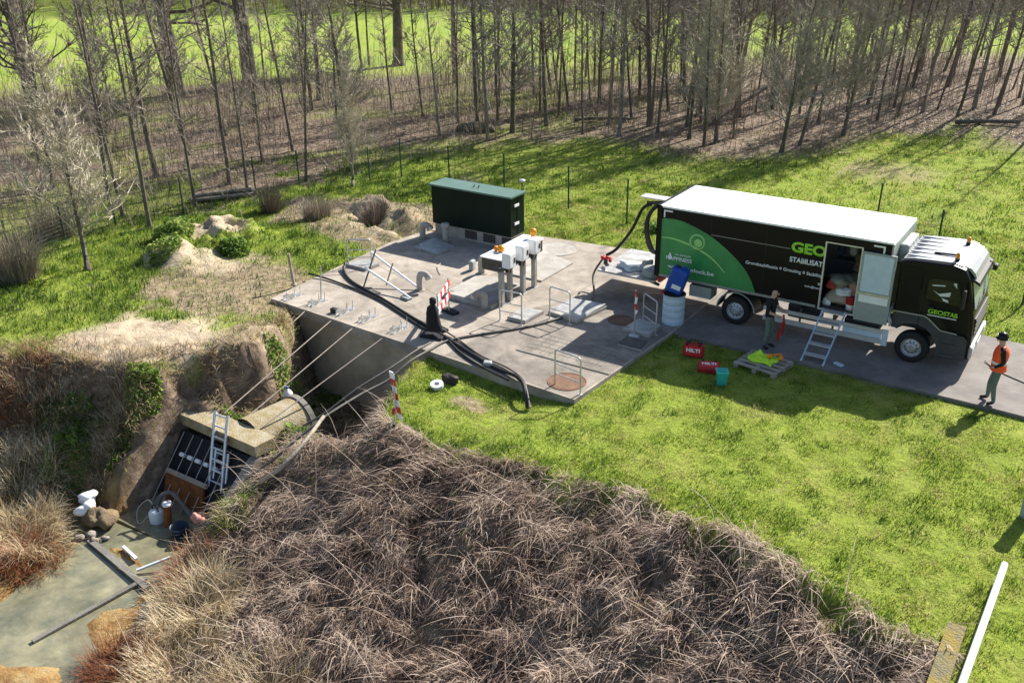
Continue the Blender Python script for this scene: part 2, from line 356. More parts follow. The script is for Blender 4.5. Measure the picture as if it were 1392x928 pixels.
def masks(x, y):
    n1 = fbm(x, y, .8, 4, 41)-.5; n2 = fbm(x, y, 2.7, 3, 42)-.5
    dd = sdf(DITCH, x, y)
    sand = np.maximum.reduce([sst(.30, .62, mound(x, y, -10.9, -9.9, 2.7, 1.75, .45)+n1*.8)*sst(.3, -.05, dd+n1*.9), sst(.35, .6, mound(x, y, -16.5, -2.4, 1.5, 1.0, .5)+n2*.6),
        sst(.35, .6, mound(x, y, -15.6, -5.0, 1.1, .9)+n2*.6), sst(.45, .8, mound(x, y, -14.5, -4.4, 1.6, 1.2, .5)+n1*1.0)*.8,
        sst(.6, .9, mound(x, y, -13, 2.5, 3.1, 2.0, -.15)+n1*1.6)*.5])
    dirt = np.maximum.reduce([sst(.3, .6, mound(x, y, -12.2, -5.6, 3.4, 2.4, .3)+n1*1.1), sst(.3, .6, mound(x, y, -8.2, -8.2, 1.5, 1.5)+n2),
        sst(.42, .75, mound(x, y, 1.8, 19.6, 2.6, 1.9, -.2)+n2*1.2)*.8, sst(.55, .8, mound(x, y, -1.4, -7.5, .7, .4)+n2)*.9, sst(.25, .5, mound(x, y, -13, 2.3, 4.2, 2.6)+n1*.9)])
    lf_ = sdf(LEAF, x, y); leaf = sst(-.8, .9, lf_+n1*3.2+n2*1.5)
    leaf = leaf*(1-.6*sst(.54, .66, fbm(x, y, .28, 4, 45)+.12*sst(9, 0, lf_))*sst(-12, -17, x))
    left0 = (x < -6) & (y < -8.3)
    reed = np.maximum(sst(-.15, .55, dd+n1*1.4+n2*.6), sst(-.12, .08, dd+n2*.3)*left0)
    mud = sst(-1.0, -.1, sdf(WATER, x, y)+n1*1.4)
    left = (x < -6) & (y < -8.3)
    weeds = reed*sst(.45, .7, fbm(x, y, .7, 3, 44)+.12)*left*sst(.7, 1.3, dd)
    return sand, dirt, leaf, reed, mud, weeds
# ------------------------------------------------------------------ ground sheet
def axis(lo, hi, step, far):
    a = list(np.arange(lo, hi+1e-6, step)); s = step
    while a[-1] < far: s *= 1.22; a.append(a[-1]+min(s, 60))
    s = step
    while a[0] > -far: s *= 1.22; a.insert(0, a[0]-min(s, 60))
    return np.array(a)
ax = axis(-24, 13, .16, 900); ay = axis(-21, 9, .16, 900)
X, Y = np.meshgrid(ax, ay); Z = H(X, Y)
nx, ny = len(ax), len(ay); idx = np.arange(nx*ny).reshape(ny, nx)
me = fast_mesh('ground', np.stack([X, Y, Z], -1).reshape(-1, 3), np.stack([idx[:-1, :-1], idx[:-1, 1:], idx[1:, 1:], idx[1:, :-1]], -1).reshape(-1, 4))
me.polygons.foreach_set('use_smooth', np.ones(len(me.polygons), bool))
sand, dirt, leaf, reed, mud, weeds = [a.ravel() for a in masks(X, Y)]
for nm, ch in (('cover_a', (sand, dirt, leaf)), ('cover_b', (reed, mud, weeds))):
    a = me.color_attributes.new(nm, 'FLOAT_COLOR', 'POINT')
    a.data.foreach_set('color', np.stack([*ch, sst(58, 70, (Y-X).ravel())], -1).astype(np.float32).ravel())
def ground_mat():
    m = bpy.data.materials.new('ground'); m.use_nodes = True; t = m.node_tree; N = t.nodes; L = t.links
    b = N['Principled BSDF']; b.inputs['Roughness'].default_value = .95; b.inputs['Specular IOR Level'].default_value = .1
    tc = N.new('ShaderNodeTexCoord')
    def noise(s, d=6):
        n = N.new('ShaderNodeTexNoise'); n.inputs['Scale'].default_value = s; n.inputs['Detail'].default_value = d; n.inputs['Roughness'].default_value = .7
        L.new(tc.outputs['Object'], n.inputs['Vector']); return n.outputs[0]
    def ramp(f, cols):
        cr = N.new('ShaderNodeValToRGB'); e = cr.color_ramp.elements
        while len(e) < len(cols): e.new(.5)
        for i, (p, c) in enumerate(cols): e[i].position = p; e[i].color = (*c, 1)
        L.new(f, cr.inputs[0]); return cr.outputs[0]
    def mix(f, a, c):
        x = N.new('ShaderNodeMix'); x.data_type = 'RGBA'; L.new(f, x.inputs[0]); L.new(a, x.inputs[6]); L.new(c, x.inputs[7]); return x.outputs[2]
    fine = noise(9, 8); mid = noise(1.1, 8); big = noise(.16, 5)
    g1 = ramp(mid, [(.3, (.12, .165, .02)), (.5, (.205, .275, .04)), (.7, (.31, .31, .09))])
    g2 = ramp(fine, [(.35, (.08, .12, .016)), (.6, (.32, .36, .05))])
    x = N.new('ShaderNodeMix'); x.data_type = 'RGBA'; x.inputs[0].default_value = .45; L.new(g1, x.inputs[6]); L.new(g2, x.inputs[7]); col = x.outputs[2]
    A = N.new('ShaderNodeVertexColor'); A.layer_name = 'cover_a'
    gb = ramp(big, [(.36, (.21, .35, .05)), (.54, (.34, .42, .08)), (.66, (.46, .41, .19))])
    fm = N.new('ShaderNodeMapRange'); fm.inputs[3].default_value = .08; fm.inputs[4].default_value = .5; L.new(A.outputs['Alpha'], fm.inputs[0])
    col = mix(fm.outputs[0], col, gb)
    B = N.new('ShaderNodeVertexColor'); B.layer_name = 'cover_b'
    sa = N.new('ShaderNodeSeparateColor'); L.new(A.outputs[0], sa.inputs[0]); sb = N.new('ShaderNodeSeparateColor'); L.new(B.outputs[0], sb.inputs[0])
    leafc = ramp(noise(3.5, 9), [(.32, (.07, .05, .035)), (.5, (.20, .15, .11)), (.66, (.34, .27, .21))])
    sandc = ramp(noise(2.2, 9), [(.3, (.27, .20, .13)), (.48, (.46, .37, .26)), (.7, (.58, .48, .35))])
    dirtc = ramp(noise(4, 9), [(.32, (.13, .095, .06)), (.5, (.28, .215, .14)), (.68, (.42, .34, .23))])
    reedc = ramp(noise(3.5, 9), [(.3, (.06, .042, .03)), (.5, (.18, .13, .09)), (.7, (.33, .25, .18))])
    mudc = ramp(noise(1.6, 9), [(.3, (.12, .075, .04)), (.46, (.27, .155, .06)), (.58, (.36, .25, .11)), (.7, (.33, .275, .17))])
    weedc = ramp(noise(3, 8), [(.3, (.06, .06, .03)), (.6, (.17, .16, .06))])
    col = mix(sa.outputs[1], col, dirtc); col = mix(sa.outputs[0], col, sandc); col = mix(sa.outputs[2], col, leafc)
    col = mix(sb.outputs[0], col, reedc); col = mix(sb.outputs[2], col, weedc); col = mix(sb.outputs[1], col, mudc)
    L.new(col, b.inputs['Base Color'])
    bu = N.new('ShaderNodeBump'); bu.inputs['Strength'].default_value = .8; bu.inputs['Distance'].default_value = .12
    L.new(noise(6, 8), bu.inputs['Height']); L.new(bu.outputs[0], b.inputs['Normal'])
    return m
tag(link('ground', me, ground_mat()), kind='structure')
# road
def sheet(name, poly, z, m, kind='structure'):
    mb = MB(); mb.prism([(p[0], p[1]) for p in poly], z-.18, z, 'xy'); o = mb.build(name, m)
    if kind: o['kind'] = kind
    return o
sheet('road', ROAD, 0.0, Mt['asphalt'])
def wet_mat(name, c1, c2, rough, sc):
    m = mat(name, c1, rough, scale=sc, col2=c2, spec=.5, det=7, bump=.25, bscale=2.2, stain=.35, sscale=.8); return m
wm = wet_mat('muddy_water', (.33, .30, .185), (.155, .16, .11), .05, 1.5)
mb = MB(); mb.prism(WATER, -3.0, -2.86, 'xy'); mb.bb(-8.3, -5.78, -13.25, -10.6, -3.0, -2.864); tag(mb.build('water', wm), kind='structure')
# ------------------------------------------------------------------ pump station platform
PL = thing('concrete_platform', (-4.5, -1, 0), 'weathered concrete platform with hatches and a dark front wall above the pit', 'platform')
mb = MB(); mb.prism(DECK, -.24, .02, 'xy'); mb.build('deck', Mt['concrete'], PL)
mb = MB(); mb.prism([(-9.7, -5.5), (-3.0, -5.96), (-3.0, -5.3), (-9.7, -4.9)], -3.4, -.24, 'xy'); mb.build('front_wall', Mt['concrete_stained'], PL)
mb = MB(); mb.prism([(-3.95, .0), (-3.95, 2.0), (-5.5, 2.5), (-6.3, 1.2), (-5.6, 0)], .016, .075, 'xy'); mb.build('slab_step', Mt['concrete_light'], PL)
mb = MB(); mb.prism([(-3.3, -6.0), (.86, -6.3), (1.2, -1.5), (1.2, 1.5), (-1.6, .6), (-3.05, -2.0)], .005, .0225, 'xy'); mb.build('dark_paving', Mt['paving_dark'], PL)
mb = MB()
for k in range(9):
    x = -1.75+k*.27; mb.bb(x, x+.018, -4.65+.03*k, -3.35-.02*k, .018, .028)
mb.bb(-1.85, 1.0, -4.75, -4.70, .018, .045)
for k in range(5): mb.bb(-1.7, .6, -4.4+k*.24, -4.385+k*.24, .0181, .0275)
mb.build('drain_grating', Mt['concrete_dark'], PL)
mb = MB()
for p, q in (((-10.3, -1.3), (-3.9, -3.35)), ((-3.9, -3.35), (.9, -3.9)), ((-6.6, -5.8), (-5.2, 2.4)), ((-2.9, -6.0), (-2.3, 4.1))):
    d = Vector((q[0]-p[0], q[1]-p[1], 0)); c = (Vector((*p, 0))+Vector((*q, 0)))/2
    mb.box((c.x, c.y, .019), (d.length, .022, .006), math.atan2(d.y, d.x))
mb.build('expansion_joint', Mt['concrete_dark'], PL)
# gratings, covers and hatches on the platform
def hatch(name, label, P, z, m, lift=.0, tilt=0, grp=None):
    c = sum((Vector((*p, 0)) for p in P), Vector())/len(P)
    t = thing(name, (c.x, c.y, .02), label, 'hatch', grp)
    f = MB(); g = [(c.x+(p[0]-c.x)*1.04, c.y+(p[1]-c.y)*1.04) for p in P]; f.prism(g, .017, .05+lift, 'xy'); f.build('frame', Mt['concrete_light'] if lift else Mt['galv'], t)
    l = MB(); l.prism(P, .052+lift, .075+lift, 'xy')
    if tilt:
        l.v = [(v[0], v[1], v[2]+(v[1]-c.y)*tilt+.08*abs(tilt)) for v in l.v]
    o = l.build('lid', m, t); h = MB(); e = (Vector((*P[0], 0))*.8+c*.2)
    h.tube([(e.x-.06, e.y, .075+lift), (e.x-.06, e.y, .10+lift), (e.x+.06, e.y, .10+lift), (e.x+.06, e.y, .075+lift)], .008, 5); h.build('handle', Mt['steel_dark'], o)
    return t
hatch('access_hatch', 'grey steel access hatch in the shadow of the dark green container', [(-9.55, .5), (-9.45, 1.5), (-8.25, 1.15), (-8.4, .3)], 0, Mt['plate'], .03, .05)
hatch('access_hatch', 'small pale steel hatch beside the handrail nearest the grey posts', [(-3.2, -3.1), (-3.2, -2.25), (-2.55, -2.2), (-2.6, -3.1)], 0, Mt['plate'], .05)
hatch('access_hatch', 'largest pale steel hatch cover behind the middle handrail', [(-2.4, -2.1), (-2.25, -1.0), (-1.15, -.9), (-1.35, -2.25)], 0, Mt['plate'], .07, .06)
hatch('access_hatch', 'grey steel hatch below the white drum and its handrail', [(.02, -2.05), (.1, -1.2), (.84, -1.3), (.85, -2.1)], 0, Mt['plate'], .04)
hatch('access_hatch', 'pale hatch in the far left platform corner by the small handrail', [(-10.4, -2.2), (-10.1, -1.5), (-9.4, -1.6), (-9.45, -2.2)], 0, Mt['plate'], .04)
hatch('concrete_cover', 'broad raised concrete cover with dark edges between the vent pipes and grey posts', [(-5.85, -2.65), (-5.85, -.85), (-4.15, -.8), (-4.05, -2.7)], 0, Mt['concrete_light'], .10)
hatch('access_hatch', 'low dark steel hatch in the truck shadow in front of the taped post', [(.35, -3.0), (.35, -2.45), (1.0, -2.45), (1.05, -3.0)], 0, Mt['steel_dark'], .02)
def cover(x, y, r, label, m, z=.02):
    o = MB(); o.lathe((x, y, z), [(0, .016), (r-.05, .016), (r-.045, .008), (r-.03, .008), (r-.025, .018), (r, .018), (r, -.03)], 28, smooth=False)
    tag(o.build('manhole_cover', m), label, 'manhole cover')
cover(-.38, -1.42, .38, 'rusty round manhole cover at the edge of the truck shadow', Mt['rustplate'])
cover(.28, -5.65, .5, 'pale round manhole cover behind the front handrail at the platform corner', Mt['rustplate'])
cover(-5.2, 3.0, .75, 'large round concrete cover behind the white control boxes', Mt['concrete_light'])
# handrails (ladder shaped grab frames)
def handrail(x, y, rz, wd, h, label, tilt=0):
    t = thing('grab_rail', (x, y, .02), label, 'handrail', 'grab rails beside the platform hatches')
    a = Vector((math.cos(rz), math.sin(rz), 0)); b = Vector((x, y, .0)); s = Vector((-math.sin(rz), math.cos(rz), 0))*tilt
    L = lambda u, z: b+a*u+s*z+Vector((0, 0, z))
    mb = MB(); mb.tube([L(-wd/2, 0.01), L(-wd/2, h-.07), L(-wd/2+.02, h-.02), L(-wd/2+.07, h), L(wd/2-.07, h), L(wd/2-.02, h-.02), L(wd/2, h-.07), L(wd/2, 0.01)], .021, 8); mb.build('rail_frame', Mt['galv'], t)
    for z in (.34, .62): r = MB(); r.tube([L(-wd/2, h*z), L(wd/2, h*z)], .016, 6); r.build('rung', Mt['galv'], t)
    for u in (-wd/2, wd/2): r = MB(); p = L(u, .022); r.box(p, (.11, .11, .012)); r.build('foot_plate', Mt['galv'], t)
handrail(-3.0, -3.25, R(4), .72, .98, 'steel grab rail beside the small pale hatch near the grey posts')
handrail(-1.85, -2.42, R(-6), .72, 1.02, 'steel grab rail in front of the largest pale hatch')
handrail(.62, -1.62, R(-35), .74, 1.02, 'steel grab rail in front of the white drum')
handrail(.5, -6.0, R(-8), .8, 1.0, 'steel grab rail at the front corner of the platform above the pale manhole cover')
handrail(-9.95, -1.9, R(35), .78, .95, 'pale grab rail at the far left edge of the platform by the corner hatch')
def post(name, x, y, h, r, lean, label, m, cat='post', z0=0.0):
    t = MB(); a, b = lean; t.tube([(x, y, z0-.05), (x+a*h, y+b*h, z0+h)], r, 8); t.lathe((x, y, z0), [(r*1.9, 0), (r*1.9, .03), (r, .035)], 12)
    tag(t.build(name, m), label, cat)
post('marker_post', -10.6, -4.35, 1.05, .045, (-.10, 0), 'pale wooden post leaning at the far left end of the platform', Mt['wood'])
post('steel_post', -8.95, -4.85, 1.12, .022, (.04, .07), 'thin grey steel post standing by the second anchor bracket', Mt['galv'])
# guard rail of two pale rails with dark struts, lying askew on the deck
t = thing('guard_rail', (-7.9, -2.9, .02), 'collapsed guard rail of two long pale rails on dark struts', 'guard rail')
for a, b in (((-8.83, -2.57, .92), (-6.95, -2.6, .10)), ((-8.76, -2.98, .52), (-6.6, -3.4, .08))):
    m_ = MB(); d = Vector(b)-Vector(a); m_.tube([a, b], .034, 6); m_.build('rail', Mt['white'], t)
for a, b in (((-8.67, -2.5, 1.0), (-8.5, -3.4, .02)), ((-7.95, -2.55, .68), (-7.7, -3.2, .22))):
    m_ = MB(); m_.tube([a, b], .026, 6); m_.build('strut', Mt['steel_dark'], t)
m_ = MB(); m_.rbox((-6.72, -3.42, .06), (.30, .2, .08), .02, R(-10)); m_.build('foot_block', Mt['greypaint'], t)
m_ = MB(); m_.box((-8.45, -3.42, .03), (.5, .14, .02), R(25)); m_.build('base_plate', Mt['steel_dark'], t)
# vents (goose neck pipes of pale concrete grey)
def vent(x, y, h, rz, r, label, kind='elbow', m='concrete_light'):
    t = thing('vent_pipe', (x, y, .02), label, 'vent pipe', 'ventilation pipes of the pumping station'); c, s = math.cos(rz), math.sin(rz)
    p = MB()
    if kind == 'elbow':
        p.tube(catmull([(x, y, .0), (x, y, h*.6), (x+.03*c, y+.03*s, h*.9), (x+.12*c, y+.12*s, h+.0), (x+.22*c, y+.22*s, h-.03), (x+.28*c, y+.28*s, h-.11)], 5), r, 12)
        p.build('pipe', Mt[m], t); q = MB(); q.tube([(x+.27*c, y+.27*s, h-.09), (x+.31*c, y+.31*s, h-.17)], r*1.13, 12); q.build('collar', Mt['galv'], t)
    else:
        p.lathe((x, y, 0), [(r, .02), (r, h-.18), (r*.9, h-.16)], 16); p.build('pipe', Mt[m], t)
        q = MB(); q.lathe((x, y, 0), [(r*1.05, h-.18), (r*1.45, h-.15), (r*1.5, h-.04), (r*1.2, h), (0, h)], 16); q.build('cap', Mt[m], t)
    b = MB(); b.lathe((x, y, 0), [(r*1.7, .018), (r*1.7, .04), (r*1.02, .045)], 16, smooth=False); b.build('flange', Mt['concrete'], t)
vent(-6.85, -2.6, .58, R(25), .10, 'pale goose-neck vent pipe beside the foot of the collapsed guard rail')
vent(-4.25, -2.78, .50, R(200), .115, 'stubby goose-neck vent pipe in front of the first grey post of the control boxes')
vent(-6.05, -.35, .60, R(-5), .115, 'goose-neck vent pipe at the shadow edge left of the dark control cabinet')
vent(-9.0, 1.62, .72, 0, .11, 'straight capped vent pipe in front of the green container', 'cap')
vent(-9.95, 1.5, .55, R(20), .11, 'bent vent pipe at the left front corner of the green container')
o = MB(); o.rbox((-6.5, -.25, .20), (.16, .3, .34), .06, R(10)); o.tube([(-6.5, -.25, .02), (-6.5, -.25, .2)], .05, 8); tag(o.build('valve_box', Mt['greypaint']), 'low grey valve housing in the container shadow beside a goose-neck vent', 'valve box')
# control stand
t = thing('control_stand', (-3.95, -1.35, .02), 'control stand of three white boxes on four grey posts with a dark cabinet behind', 'control stand')
for y in (-2.3, -1.85, -1.12, -.46):
    p = MB(); p.bb(-4.02, -3.88, y-.065, y+.065, .015, 1.2); o = p.build('post', Mt['concrete_light'], t)
    b = MB(); b.bb(-4.08, -3.82, y-.12, y+.12, .018, .035); b.build('base_plate', Mt['galv'], o)
p = MB(); p.bb(-4.04, -3.86, -2.45, -.3, 1.14, 1.2); p.build('cross_beam', Mt['steel_dark'], t)
for y, dz in ((-2.12, 0), (-1.4, .03), (-.72, .04)):
    p = MB(); p.rbox((-3.80, y, 1.45+dz), (.30, .36, .48), .05); o = p.build('control_box', Mt['white'], t)
    q = MB(); q.bb(-3.655, -3.64, y+.06, y+.12, 1.36+dz, 1.52+dz); q.build('lock', Mt['blackplastic'], o)
    q = MB(); q.tube([(-3.86, y, 1.19), (-3.86, y-.02, 1.05)], .05, 8); q.tube([(-3.75, y+.08, 1.2), (-3.82, y+.1, 1.0)], .02, 6); q.build('cable_gland', Mt['blackplastic'], o)
p = MB(); p.bb(-4.72, -4.02, -2.2, .15, 1.02, 1.40); p.build('cabinet', Mt['steel_dark'], t)  # dark colour carries the shade on the cabinet sides
p = MB(); p.bb(-4.76, -3.98, -2.24, .19, 1.402, 1.43); p.build('roof', Mt['white'], t)
def beacon(name, loc, label, tilt):
    t = thing(name, loc, label, 'warning lamp', 'amber warning lamps'); x, y, z = loc; a = Vector((math.sin(tilt), 0, math.cos(tilt)))
    b = MB(); b.lathe(loc, [(.09, 0), (.09, .05), (.05, .08), (.05, .12)], 12, a); b.build('lamp_base', Mt['orange'], t)
    l = MB(); l.lathe(Vector(loc)+a*.12, [(.05, 0), (.10, .02), (.11, .10), (.09, .17), (0, .19)], 14, a); l.build('lens', Mt['amber'], t)
beacon('warning_lamp', (-4.3, .05, 1.43), 'amber warning lamp standing upright on the white cabinet roof', 0)
beacon('warning_lamp', (-4.62, -1.6, 1.50), 'amber warning lamp lying on its side at the left of the white cabinet roof', R(80))
# green container
t = thing('green_container', (-8.25, 2.5, .02), 'dark green metal equipment container on a grey louvred plinth', 'container')
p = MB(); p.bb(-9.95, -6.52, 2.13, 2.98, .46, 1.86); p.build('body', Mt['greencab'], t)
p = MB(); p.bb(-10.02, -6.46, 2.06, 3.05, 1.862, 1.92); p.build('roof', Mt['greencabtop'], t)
p = MB(); p.bb(-9.9, -6.56, 2.2, 2.92, .016, .458); o = p.build('plinth', Mt['concrete_light'], t)
for x in (-8.55, -7.75, -6.95):
    g = MB(); g.bb(x, x+.52, 2.185, 2.198, .10, .40)
    for k in range(9): g.bb(x+.02+k*.056, x+.05+k*.056, 2.165, 2.184, .11, .39)
    g.build('vent_grille', Mt['steel_dark'], o)
for z in (.85, 1.5):
    p = MB(); p.bb(-6.515, -6.49, 2.35, 2.62, z, z+.09); p.build('hinge', Mt['white'], t)
for y0 in (2.55,):
    p = MB(); p.bb(-6.518, -6.505, y0-.004, y0+.004, .5, 1.84); p.build('door_seam', Mt['blackplastic'], t)
for x in (-8.35, -8.15):
    p = MB(); p.tube([(x, 2.55, 1.92), (x, 2.55, 1.97), (x+.05, 2.5, 2.0)], .022, 6); p.build('lifting_eye', Mt['steel_dark'], t)
t = thing('lamp_pole', (-7.0, 3.6, -.1), 'short pole with a flat lamp head behind the right end of the green container', 'lamp')
p = MB(); p.tube([(-7.0, 3.6, -.1), (-7.0, 3.6, 2.02)], .025, 8); p.build('pole', Mt['steel_dark'], t)
p = MB(); p.lathe((-7.0, 3.6, 2.02), [(.02, 0), (.11, .03), (.12, .09), (.1, .11), (0, .11)], 14); p.build('lamp_head', Mt['galv'], t)
# anchor brackets with tie rods down to the headwall
AN = [(-9.85, -5.42, None), (-8.85, -5.38, (-8.25, -10.2, -1.02)), (-7.65, -5.45, (-7.45, -10.2, -1.03)), (-6.72, -5.5, (-6.75, -10.2, -1.05)), (-5.45, -5.6, (-6.1, -10.2, -1.07))]
lab = ['anchor bracket at the far left platform corner with a short rod', 'anchor bracket beside the thin grey post', 'anchor bracket with a black clamp on the front edge', 'anchor bracket in the middle of the front platform edge', 'anchor bracket closest to the dark coat stand on the front edge']
cl = ['tie rod from the bracket beside the thin grey post', 'tie rod from the bracket with the black clamp', 'tie rod from the middle anchor bracket', 'tie rod nearest the reed slope, from the bracket by the dark coat stand']
for i, (x, y, e) in enumerate(AN):
    t = thing('anchor_bracket', (x, y, .02), lab[i], 'anchor bracket', 'anchor brackets along the front platform edge')
    p = MB(); p.bb(x-.13, x+.13, y-.1, y+.62, .018, .034); p.build('base_plate', Mt['galv'], t)
    for s in (-.07, .07): p = MB(); p.prism([(y-.05, .034), (y+.5, .034), (y+.1, .17), (y-.05, .17)], x+s-.008, x+s+.008, 'yz'); p.build('web', Mt['galv'], t)
    for k, (u, v, h) in enumerate(((-.09, .1, .2), (.1, .25, .26), (-.08, .42, .24), (.09, .5, .3))):
        p = MB(); p.tube([(x+u, y+v, .03), (x+u+.02, y+v, .03+h)], .012, 5); p.build('bolt', Mt['galv'], t)
    if i == 2: p = MB(); p.rbox((x-.24, y+.05, .10), (.2, .16, .14), .03); p.build('clamp', Mt['blackplastic'], t)
    if e is None: e2 = (x-.35, y-1.0, -.35)
    else: e2 = e
    r = MB(); a = Vector((x, y+.3, .13)); b = Vector(e2); r.tube([a, b], .017 if e else .014, 6)
    tag(r.build('tie_rod', Mt['rope']), cl[i-1] if i else 'short tie rod running off the far left platform corner', 'tie rod', 'tie rods between platform and headwall')
# ------------------------------------------------------------------ inlet basin
t = thing('inlet_structure', (-7.0, -11.5, -3.2), 'mossy concrete inlet headwall with two sloping wing walls and a round pipe', 'headwall')
p = MB(); p.prism([(-8.72, -10.8), (-5.5, -10.95), (-5.45, -10.3), (-8.68, -10.2)], -1.36, -1.06, 'xy'); p.build('lintel', Mt['concrete_moss'], t)
for x, dx in ((-8.62, -.02), (-5.62, .02)):
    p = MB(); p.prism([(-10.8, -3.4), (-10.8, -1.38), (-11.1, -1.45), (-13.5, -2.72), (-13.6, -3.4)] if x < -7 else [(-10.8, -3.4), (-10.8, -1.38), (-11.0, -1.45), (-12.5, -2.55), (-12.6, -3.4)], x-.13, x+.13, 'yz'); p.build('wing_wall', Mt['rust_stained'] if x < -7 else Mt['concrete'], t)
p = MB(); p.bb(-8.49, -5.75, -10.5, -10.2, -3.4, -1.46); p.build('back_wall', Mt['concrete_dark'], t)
p = MB(); p.tube([(-6.55, -10.25, -1.62), (-6.35, -8.75, -1.62)], .68, 26, False); p.tube([(-6.35, -8.752, -1.62), (-6.55, -10.24, -1.62)], .58, 26, False)
V = []; p.build('pipe', Mt['concrete_moss'], t, fix=False)
p = MB(); p.lathe((-6.35, -8.75, -1.62), [(.58, 0), (.72, 0), (.72, .16), (.58, .16), (.58, 0)], 26, (.13, 1, 0), False); p.build('pipe_collar', Mt['concrete_dark'], t)
t = thing('trash_rack', (-7.2, -11.2, -3.0), 'black sloping trash rack with white spacer blocks inside the inlet basin', 'trash rack')
p = MB(); p.add([(-8.45, -10.85, -1.5), (-5.8, -10.85, -1.5), (-5.8, -11.95, -2.8), (-8.45, -11.95, -2.8), (-8.45, -10.8, -1.54), (-5.8, -10.8, -1.54), (-5.8, -11.9, -2.84), (-8.45, -11.9, -2.84)],
    [(0, 1, 2, 3), (7, 6, 5, 4), (0, 3, 7, 4), (1, 5, 6, 2), (0, 4, 5, 1), (3, 2, 6, 7)]); p.build('screen', Mt['rubber'], t)
for k in range(5):
    x = -8.0+k*.30; p = MB(); p.rbox((x, -11.26, -1.93), (.19, .11, .11), .03, 0, R(-40)); p.build('spacer_block', Mt['white'], t)
for k in range(6):
    x = -8.25+k*.36; p = MB(); p.tube([(x, -10.92, -1.48), (x+.05, -12.25, -2.86)], .014, 5); p.build('rod', Mt['cable'], t)
p = MB(); p.box((-7.35, -11.72, -2.18), (1.5, .09, .10)); p.build('cross_beam', Mt['sack'], t)
p = MB(); p.box((-7.35, -11.86, -2.55), (1.45, .06, .68), 0, R(-15)); p.build('rust_board', Mt['rust'], t)
t = thing('aluminium_ladder', (-6.45, -11.6, -2.86), 'aluminium extension ladder leaning on the mossy headwall', 'ladder')
a, b = Vector((-6.45, -11.75, -2.84)), Vector((-6.87, -10.72, -.62)); d = b-a
sv = Vector((.92, .0, .0)).normalized()
for s0, off, t0, t1, rn in ((0, 0, 0, 1, 9), (.0, .06, -.02, .62, 7)):
    nrm = d.cross(sv).normalized()*off+sv*off*1.2
    for s in (-.23, .23):
        p = MB(); p.tube([a+sv*s+nrm+d*t0, a+sv*s+nrm+d*t1], .045, 4); p.build('stile', Mt['alu'], t)
    for k in range(rn):
        u = t0+.07+(t1-t0-.1)*k/(rn-1); p = MB(); p.tube([a-sv*.23+nrm+d*u, a+sv*.23+nrm+d*u], .026, 6); p.build('rung', Mt['alu'], t)
# things in the basin and on the mud
def hose(name, pts, r, label, m, cat='hose', k=7, n=7, grp=None):
    o = MB(); o.tube(catmull(pts, k), r, n); return tag(o.build(name, m), label, cat, grp)
t = thing('submersible_pump', (-7.35, -12.75, -2.86), 'pale submersible pump standing in the shaded basin water', 'pump')
p = MB(); p.lathe((-7.35, -12.75, -2.95), [(.17, 0), (.18, .05), (.18, .34), (.14, .40), (.05, .42), (0, .42)], 18); p.build('pump_body', Mt['offwhite'], t)
p = MB(); p.tube(catmull([(-7.46, -12.75, -2.55), (-7.42, -12.75, -2.42), (-7.28, -12.75, -2.42), (-7.24, -12.75, -2.55)], 4), .018, 6); p.build('handle', Mt['blackplastic'], t)
hose('discharge_hose', [(-7.35, -12.7, -2.5), (-7.4, -12.5, -2.3), (-7.25, -12.3, -2.25), (-6.95, -12.3, -2.42), (-6.6, -12.35, -2.6), (-6.3, -12.45, -2.66), (-6.1, -12.4, -2.5)], .055, 'thick dark grey hose arching over the pump in the basin', Mt['hosegrey'])
hose('pump_cable', [(-7.4, -12.72, -2.52), (-7.75, -12.65, -2.45), (-7.95, -12.85, -2.7), (-7.6, -13.1, -2.84), (-7.4, -12.85, -2.6)], .014, 'thin loop of pump cable in the shaded basin', Mt['cable'], 'cable')
t = thing('rusty_pipe', (-6.95, -12.75, -2.86), 'short upright rust-brown pipe beside the pump', 'pipe')
p = MB(); p.tube([(-6.95, -12.75, -3.0), (-6.98, -12.65, -2.32)], .10, 12); p.build('pipe', Mt['rust'], t)
p = MB(); p.lathe((-6.98, -12.65, -2.32), [(.11, 0), (.115, .06), (0, .07)], 12); p.build('cap', Mt['white'], t)
t = thing('bucket', (-6.35, -12.85, -2.86), 'dark blue bucket standing at the foot of the reeds in the basin', 'bucket')
p = MB(); p.lathe((-6.35, -12.85, -2.92), [(0, 0), (.17, 0), (.22, .34), (.235, .34), (.23, .30), (.18, .02), (0, .02)], 20); p.build('bucket_body', mat('dark_blue_plastic', (.02, .035, .06), .5), t)
p = MB(); p.tube(catmull([(-6.57, -12.85, -2.6), (-6.5, -13.0, -2.68), (-6.35, -13.06, -2.7), (-6.2, -13.0, -2.68), (-6.13, -12.85, -2.6)], 4), .01, 5); p.build('handle', Mt['cable'], t)
o = MB(); o.blob((-5.98, -12.55, -2.35), (.18, .15, .13), 12, .3, 3); tag(o.build('cloth_bundle', mat('pink_cloth', (.50, .24, .19), .9, bump=.4)), 'pinkish cloth bundle at the edge of the reeds above the bucket', 'cloth')
t = thing('sandbag_pile', (-8.85, -13.55, -2.5), 'small pile of white bags on the left bank beside the basin', 'sandbags')
for k, (x, y, z, a) in enumerate(((-9.0, -13.5, -2.38, .3), (-8.72, -13.62, -2.38, -.4), (-8.87, -13.52, -2.24, .9), (-8.75, -13.78, -2.45, 1.2))):
    p = MB(); p.blob((x, y, z), (.22, .16, .13), 12, .16, k, a); p.build('sandbag', Mt['white'], t)
t = thing('plastic_jug', (-7.35, -7.75, -2.6), 'white plastic jug standing in the pit behind the pipe collar', 'jug')
zj = float(H(-7.35, -8.1))
